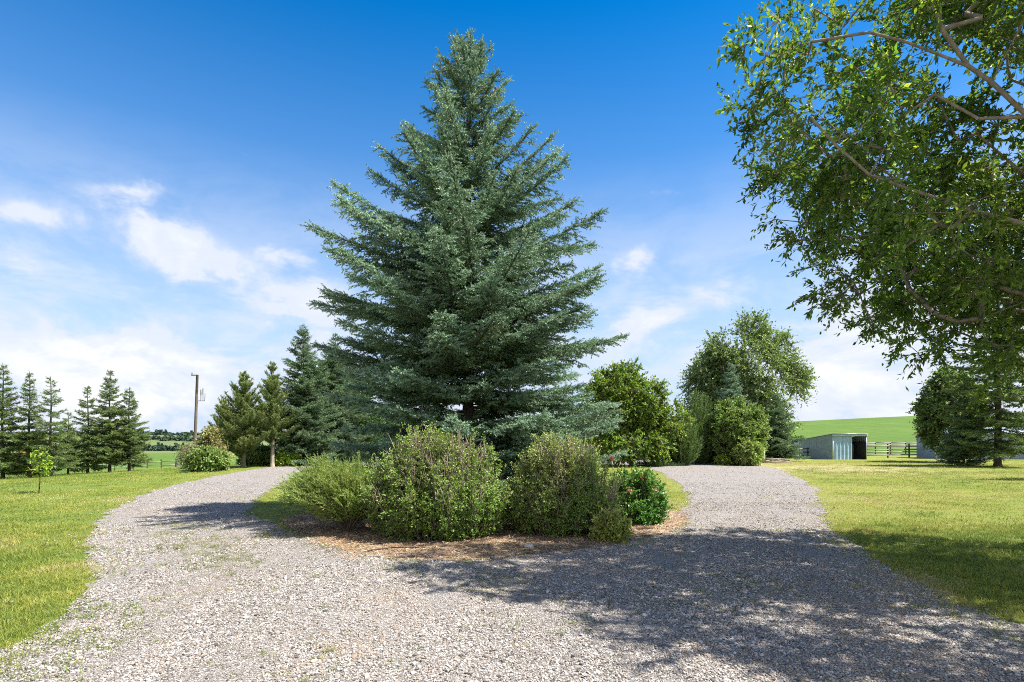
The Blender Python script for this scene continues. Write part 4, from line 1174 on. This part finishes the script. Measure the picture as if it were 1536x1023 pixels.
g = Geo(); g.box((-.06, -.10, Hf - .18), (W_ + .06, -.02, Hf - .03)); g.build('door_track', M['shed_trim'], sh)
for lo_, hi_ in (((W_ - .06, -.05, 0), (W_ - .002, -.002, Hf - .18)), ((-.03, -.05, 0), (.055, .03, Hf - .18))):
    g = Geo(); g.box(lo_, hi_); g.build('corner_trim', M['shed_trim'], sh)
g = Geo(); g.box((.06, D_ - .12, .03), (W_ - .06, D_ - .06, Hb - .08)); g.box((W_ - .10, .1, .03), (W_ - .06, D_ - .13, Hb - .08)); g.box((.05, .1, .03), (.09, D_ - .13, Hb - .08)); g.build('shade_lining', M['dark'], sh); sh_lin = 1  # near-black panels added so the open doorway looks deep in shade
g = Geo(); sl = (Hb - Hf) / D_
v = np.array([(-.06, -.12, Hf + .01 - sl * .12), (W_ + .06, -.12, Hf + .01 - sl * .12), (W_ + .06, D_ + .15, Hb + .01), (-.12, D_ + .15, Hb + .01)])
v = np.vstack([v, v + [0, 0, .035]]); g.add(v, [[0, 3, 2, 1], [4, 5, 6, 7], [0, 1, 5, 4], [1, 2, 6, 5], [2, 3, 7, 6], [3, 0, 4, 7]]); g.build('roof', M['shed_trim'], sh)
g = Geo(); g.box((W_ * .80, 1.0, 0), (W_ * .83, 1.06, 1.3)); g.build('inner_post', M['post'], sh)
g = Geo(); g.box((.05, .05, .012), (W_ - .05, D_ - .05, .03)); g.build('shed_floor', M['dark'], sh)
# lower annex behind
ax, ay = at(1197, 55.5)[0], 53.9
an = thing('lean_to', 'lower darker lean-to shelter behind the left side of the shed', 'lean-to', (ax, ay, 0))
g = Geo(); corr_wall(g, (0, 0), (xl - ax + 1.0, 0), 0, 1.35, 1.6, nrm=(0, -1)); corr_wall(g, (0, 0), (0, 3), 0, 1.35, 1.2, nrm=(-1, 0)); g.build('wall', M['shed_side'], an)
g = Geo(); w_ = xl - ax + 1.0
v = np.array([(-.1, -.1, 1.37), (w_, -.1, 1.64), (w_, 3, 1.5), (-.1, 3, 1.22)]); v = np.vstack([v, v + [0, 0, .05]])
g.add(v, [[0, 3, 2, 1], [4, 5, 6, 7], [0, 1, 5, 4], [1, 2, 6, 5], [2, 3, 7, 6], [3, 0, 4, 7]]); g.build('roof', M['shed_trim'], an)

# barn behind the right trees
Yb = 50.0; bx0 = at(1404, Yb)[0]; bx1 = at(1640, Yb)[0]; wb = bx1 - bx0; hb = hgt(652, Yb)
bn = thing('metal_barn', 'blue grey metal building mostly hidden behind the right trees', 'building', (bx0, Yb, 0), None, R(-15))
g = Geo(); corr_wall(g, (0, 0), (.9, 0), .0, hb, hb); corr_wall(g, (2.9, 0), (wb, 0), 0, hb, hb); corr_wall(g, (.9, .001), (2.9, .001), 2.15, hb, hb)
corr_wall(g, (0, 4), (0, 0), 0, hb, hb, nrm=(-1, 0)); corr_wall(g, (wb, 0), (wb, 4), 0, hb, hb, nrm=(1, 0)); corr_wall(g, (wb, 4), (0, 4), 0, hb, hb, nrm=(0, 1)); g.build('wall', M['barn_wall'], bn)
g = Geo(); g.box((.02, .1, 0), (wb - .02, 3.9, .03)); g.build('barn_floor', M['dark'], bn)
for lo_, hi_ in (((-.05, -.06, 0), (.06, .0, hb)), ((.84, -.06, 0), (.94, -.035, 2.2)), ((2.86, -.06, 0), (2.96, -.035, 2.2))):
    g = Geo(); g.box(lo_, hi_); g.build('corner_trim', M['whitepaint'], bn)
g = Geo()
for s, (ya, yb) in enumerate(((-.3, 2.0), (4.3, 2.0))):
    v = np.array([(-.3, ya, hb - .02), (wb + .3, ya, hb - .02), (wb + .3, yb, hb + .6), (-.3, yb, hb + .6)]); v = np.vstack([v, v + [0, 0, .06]])
    g.add(v, [[0, 3, 2, 1], [4, 5, 6, 7], [0, 1, 5, 4], [1, 2, 6, 5], [2, 3, 7, 6], [3, 0, 4, 7]])
g.build('roof', M['shed_trim'], bn)

# timber by the dark spruce: loose boards, each a thing
rt = np.random.RandomState(8)
x, y, z = at(1158, 41)
labs = ['longest grey board on top of the loose timber heap by the dark spruce', 'brown plank lowest in the loose timber heap', 'short grey plank jutting left from the timber heap', 'tilted dark plank leaning across the timber heap', 'pale plank behind the timber heap']
for i, (dx, dy, dz, L, rz, ry) in enumerate(((.1, 0, .27, 2.5, .15, .05), (.2, -.3, .02, 2.2, -.1, 0), (-.5, .1, .12, 1.5, .5, .02), (.3, .2, .16, 2.0, -.35, .12), (0, .7, .05, 2.2, .05, 0))):
    g = Geo(); g.box((-L / 2, -.09, 0), (L / 2, .09, .07)); o = g.build('plank', M['rail'] if i % 2 == 0 else M['twig'])
    o.location = (x + dx, y + dy, dz); o.rotation_euler = (0, ry, rz); tag(o, labs[i], 'plank', 'planks of the loose timber heap')
wx, wy, wz = at(1146, 42)
g = Geo(); g.box((-.05, -.05, -.1), (.05, .05, .95)); g.box((-.065, -.065, .95), (.065, .065, .99)); o = g.build('white_post', M['whitepaint']); o.location = (wx, wy, 0); tag(o, 'short white post beside the timber heap', 'post')

# ------------------------------------------------------------------ far left: woods, farm buildings
def wood(name, label, segs, seed, hmin, hmax, w, conif=.3):
    r = np.random.RandomState(seed); g = Geo()
    for (u0, u1, Y, n, hs_) in segs:
        for k in range(n):
            x, y, z = at(r.uniform(u0, u1), Y * r.uniform(.97, 1.03)); h = r.uniform(hmin, hmax) * hs_
            con = r.rand() < conif; m = 90
            d = unit(r.normal(size=(m, 3))); q = r.rand(m)[:, None] ** .4
            p = d * q * np.array([w, w, h * .5]) + np.array([0, 0, h * .52])
            if con:
                t = r.rand(m); a = r.uniform(0, 6.28, m); rr_ = (1 - t) * w * .5
                p = np.stack([np.cos(a) * rr_, np.sin(a) * rr_, t * h * 1.35], 1)
            g.leaves(p + np.array([x, y, z]), r.normal(size=(m, 3)), w * .55, w * .45, r, r.rand(m), simple=True)
    tag(g.build(name, M['far_wood']), label, 'wood', kind='stuff')
wood('far_wood', 'dark line of trees along the crest of the far left hill', [(205, 250, 545, 34, 1.0), (250, 330, 560, 26, .8), (330, 480, 560, 60, .9), (120, 210, 560, 40, .8), (0, 120, 560, 40, .8)], 91, 2.5, 4.5, 2.6, .35)
wood('far_wood', 'dark hedge of trees crossing the left valley below the hill', [(205, 290, 222, 60, 1.0), (290, 420, 225, 70, 1.0), (0, 205, 225, 60, .9)], 92, 1.0, 2.0, 1.4, .3)
wood('far_wood', 'scattered scrub on the slope of the far left hill', [(215, 300, 330, 16, .7), (250, 340, 420, 14, .7)], 93, 2, 4, 2.5, .1)
def farmhouse(label, u, Y, w, h, d):
    x, y, z = at(u, Y); root = thing('farm_building', label, 'building', (x, y, z))
    g = Geo(); g.box((-w / 2, 0, 0), (w / 2, d, h)); g.build('wall', M['whitepaint'], root)
    g = Geo(); v = np.array([(-w / 2 - .3, -.4, h - .02), (w / 2 + .3, -.4, h - .02), (w / 2 + .3, d / 2, h + d * .22), (-w / 2 - .3, d / 2, h + d * .22), (-w / 2 - .3, d + .4, h - .02), (w / 2 + .3, d + .4, h - .02)])
    g.add(v, [[0, 1, 2, 3], [3, 2, 5, 4]]); g.add(v - [0, 0, .15], [[3, 2, 1, 0], [4, 5, 2, 3]]); g.build('roof', M['whitepaint'], root)
    for dx in (-.28, .12):
        g = Geo(); g.box((dx * w, -.06, .3 * h), ((dx + .14) * w, -.01, .75 * h)); g.build('window', M['dark'], root)
farmhouse('long white farm building beside the foot of the pole', 304, 150, 4.0, 1.6, 5)

# ------------------------------------------------------------------ sky
SUN_EL, SUN_AZ = R(56.5), math.atan2(1.0, -.19)     # azimuth measured from +Y towards +X
w = bpy.data.worlds.new('World'); bpy.context.scene.world = w; w.use_nodes = True
nt = w.node_tree; nt.nodes.clear()
wo = nt.nodes.new('ShaderNodeOutputWorld'); bg = nt.nodes.new('ShaderNodeBackground')
sky = nt.nodes.new('ShaderNodeTexSky'); sky.sky_type = 'NISHITA'; sky.sun_disc = False
sky.sun_elevation = SUN_EL; sky.sun_rotation = SUN_AZ; sky.air_density = 1.0; sky.dust_density = .4; sky.ozone_density = 2.5; sky.altitude = 1000
tc = nt.nodes.new('ShaderNodeTexCoord'); gen = tc.outputs['Generated']
nrmz = N(nt, 'ShaderNodeVectorMath', operation='NORMALIZE'); nt.links.new(gen, nrmz.inputs[0])
sp = N(nt, 'ShaderNodeSeparateXYZ'); nt.links.new(nrmz.outputs[0], sp.inputs[0])
az = mth(nt, 'ARCTAN2', sp.outputs[0], sp.outputs[1]); el = mth(nt, 'ARCSINE', sp.outputs[2])
hs_ = N(nt, 'ShaderNodeHueSaturation'); nt.links.new(sky.outputs[0], hs_.inputs['Color'])
nt.links.new(mrange(nt, el, R(4), R(36), 1.0, 1.6), hs_.inputs['Saturation'])
hs_.inputs['Value'].default_value = .94
skyc = mixc(nt, mth(nt, 'POWER', mrange(nt, el, R(38), R(2), 0.0, .97, False), 1.5), hs_.outputs[0], (2.2, 2.95, 4.1))
# clouds: thin broken cumulus, in bearing and elevation
warp = N(nt, 'ShaderNodeTexNoise'); warp.inputs['Scale'].default_value = 7; warp.inputs['Detail'].default_value = 5; warp.inputs['Roughness'].default_value = .6
nt.links.new(nrmz.outputs[0], warp.inputs['Vector'])
wsep = N(nt, 'ShaderNodeSeparateColor'); nt.links.new(warp.outputs['Color'], wsep.inputs[0])
azw = mth(nt, 'ADD', az, mth(nt, 'MULTIPLY', mth(nt, 'SUBTRACT', wsep.outputs[0], .5), .22))
elw = mth(nt, 'ADD', el, mth(nt, 'MULTIPLY', mth(nt, 'SUBTRACT', wsep.outputs[1], .5), .14))
mp = N(nt, 'ShaderNodeMapping'); mp.inputs['Scale'].default_value = (1, 1, 2.2); nt.links.new(nrmz.outputs[0], mp.inputs[0])
det = noise(nt, 6.5, 8, .6, mp.outputs[0], .3)
def blob(u, v, su, sv, amp):
    d = Vector(((u - CX) / F, 1, (HV - v) / F)).normalized()
    a0, e0 = math.atan2(d.x, d.y), math.asin(d.z)
    k = math.cos(e0) * math.cos(a0)
    dx = mth(nt, 'DIVIDE', mth(nt, 'SUBTRACT', azw, a0), su / F * math.cos(a0) ** 2)
    dy = mth(nt, 'DIVIDE', mth(nt, 'SUBTRACT', elw, e0), sv / F * math.cos(a0))
    q = mth(nt, 'ADD', mth(nt, 'MULTIPLY', dx, dx), mth(nt, 'MULTIPLY', dy, dy))
    return mth(nt, 'MULTIPLY', mth(nt, 'EXPONENT', mth(nt, 'MULTIPLY', q, -1.0)), amp)
tot = None
for b in ((285, 395, 95, 34, .9), (215, 345, 55, 24, .7), (60, 322, 105, 28, .5), (480, 470, 60, 40, .4), (190, 303, 70, 14, .4), (30, 400, 60, 30, .4), (975, 498, 60, 30, .8), (968, 398, 28, 22, .5), (1270, 570, 150, 90, 1.2), (60, 520, 110, 50, .6), (170, 515, 50, 40, .65),
          (330, 565, 150, 50, .8), (450, 440, 50, 36, .4), (80, 600, 220, 60, .9), (230, 590, 120, 60, .8), (1450, 560, 140, 80, .6), (1080, 440, 60, 14, .3), (430, 385, 50, 12, .35), (375, 235, 25, 7, .2), (990, 290, 18, 8, .3)):
    q = blob(*b); tot = q if tot is None else mth(nt, 'ADD', tot, q)
dens = mth(nt, 'MULTIPLY', tot, mrange(nt, det, .30, .68, .25, 1.15))
veil = mth(nt, 'MULTIPLY', mrange(nt, el, R(27), R(3), 0, 1), mrange(nt, det, .36, .62, 0, .85))
cl = mth(nt, 'ADD', mrange(nt, dens, .05, .6, 0, .97), veil, clamp=True)
cl = mth(nt, 'MINIMUM', cl, .95)
cloudcol = mixc(nt, mrange(nt, dens, .4, 1.1), (3.4, 3.65, 4.2), (4.25, 4.3, 4.45))
fin = mixc(nt, cl, skyc, cloudcol)
# unseen sky behind the view: bright broken clouds added to fill front faces
bk_n = noise(nt, 2.6, 7, .6, nrmz.outputs[0], .4)
bk = mth(nt, 'MULTIPLY', mrange(nt, bk_n, .44, .58), mth(nt, 'MULTIPLY', mrange(nt, sp.outputs[1], .15, -.15), mrange(nt, el, R(80), R(55))))
fin = mixc(nt, mth(nt, 'MULTIPLY', bk, .95), fin, (5.0, 4.95, 4.9))
nt.links.new(fin, bg.inputs['Color']); bg.inputs['Strength'].default_value = .099
nt.links.new(bg.outputs[0], wo.inputs['Surface'])

sl_ = bpy.data.lights.new('sun', 'SUN'); sl_.energy = 5.0; sl_.angle = R(.53); sl_.color = (1, .955, .88)
so = bpy.data.objects.new('sun', sl_); C.objects.link(so)
sd = Vector((math.sin(SUN_AZ) * math.cos(SUN_EL), math.cos(SUN_AZ) * math.cos(SUN_EL), math.sin(SUN_EL)))
so.rotation_euler = sd.to_track_quat('Z', 'Y').to_euler(); so.location = sd * 60

# ------------------------------------------------------------------ camera and render
cam = bpy.data.cameras.new('camera'); cam.sensor_width = 36; cam.lens = 20; cam.shift_y = (HV - 511.5) / 1536
cam.clip_end = 6000; cam.clip_start = .05
co = bpy.data.objects.new('camera', cam); C.objects.link(co); co.location = (0, 0, EYE); co.rotation_euler = (R(90), 0, 0)
sc = bpy.context.scene; sc.camera = co
sc.view_settings.view_transform = 'Standard'; sc.view_settings.look = 'None'; sc.view_settings.exposure = 1.3; sc.view_settings.gamma = 1
sc.cycles.filter_width = 1.0; sc.cycles.use_denoising = DENOISE; sc.cycles.max_bounces = 8; sc.cycles.diffuse_bounces = 4; sc.cycles.transmission_bounces = 4; sc.cycles.transparent_max_bounces = 4
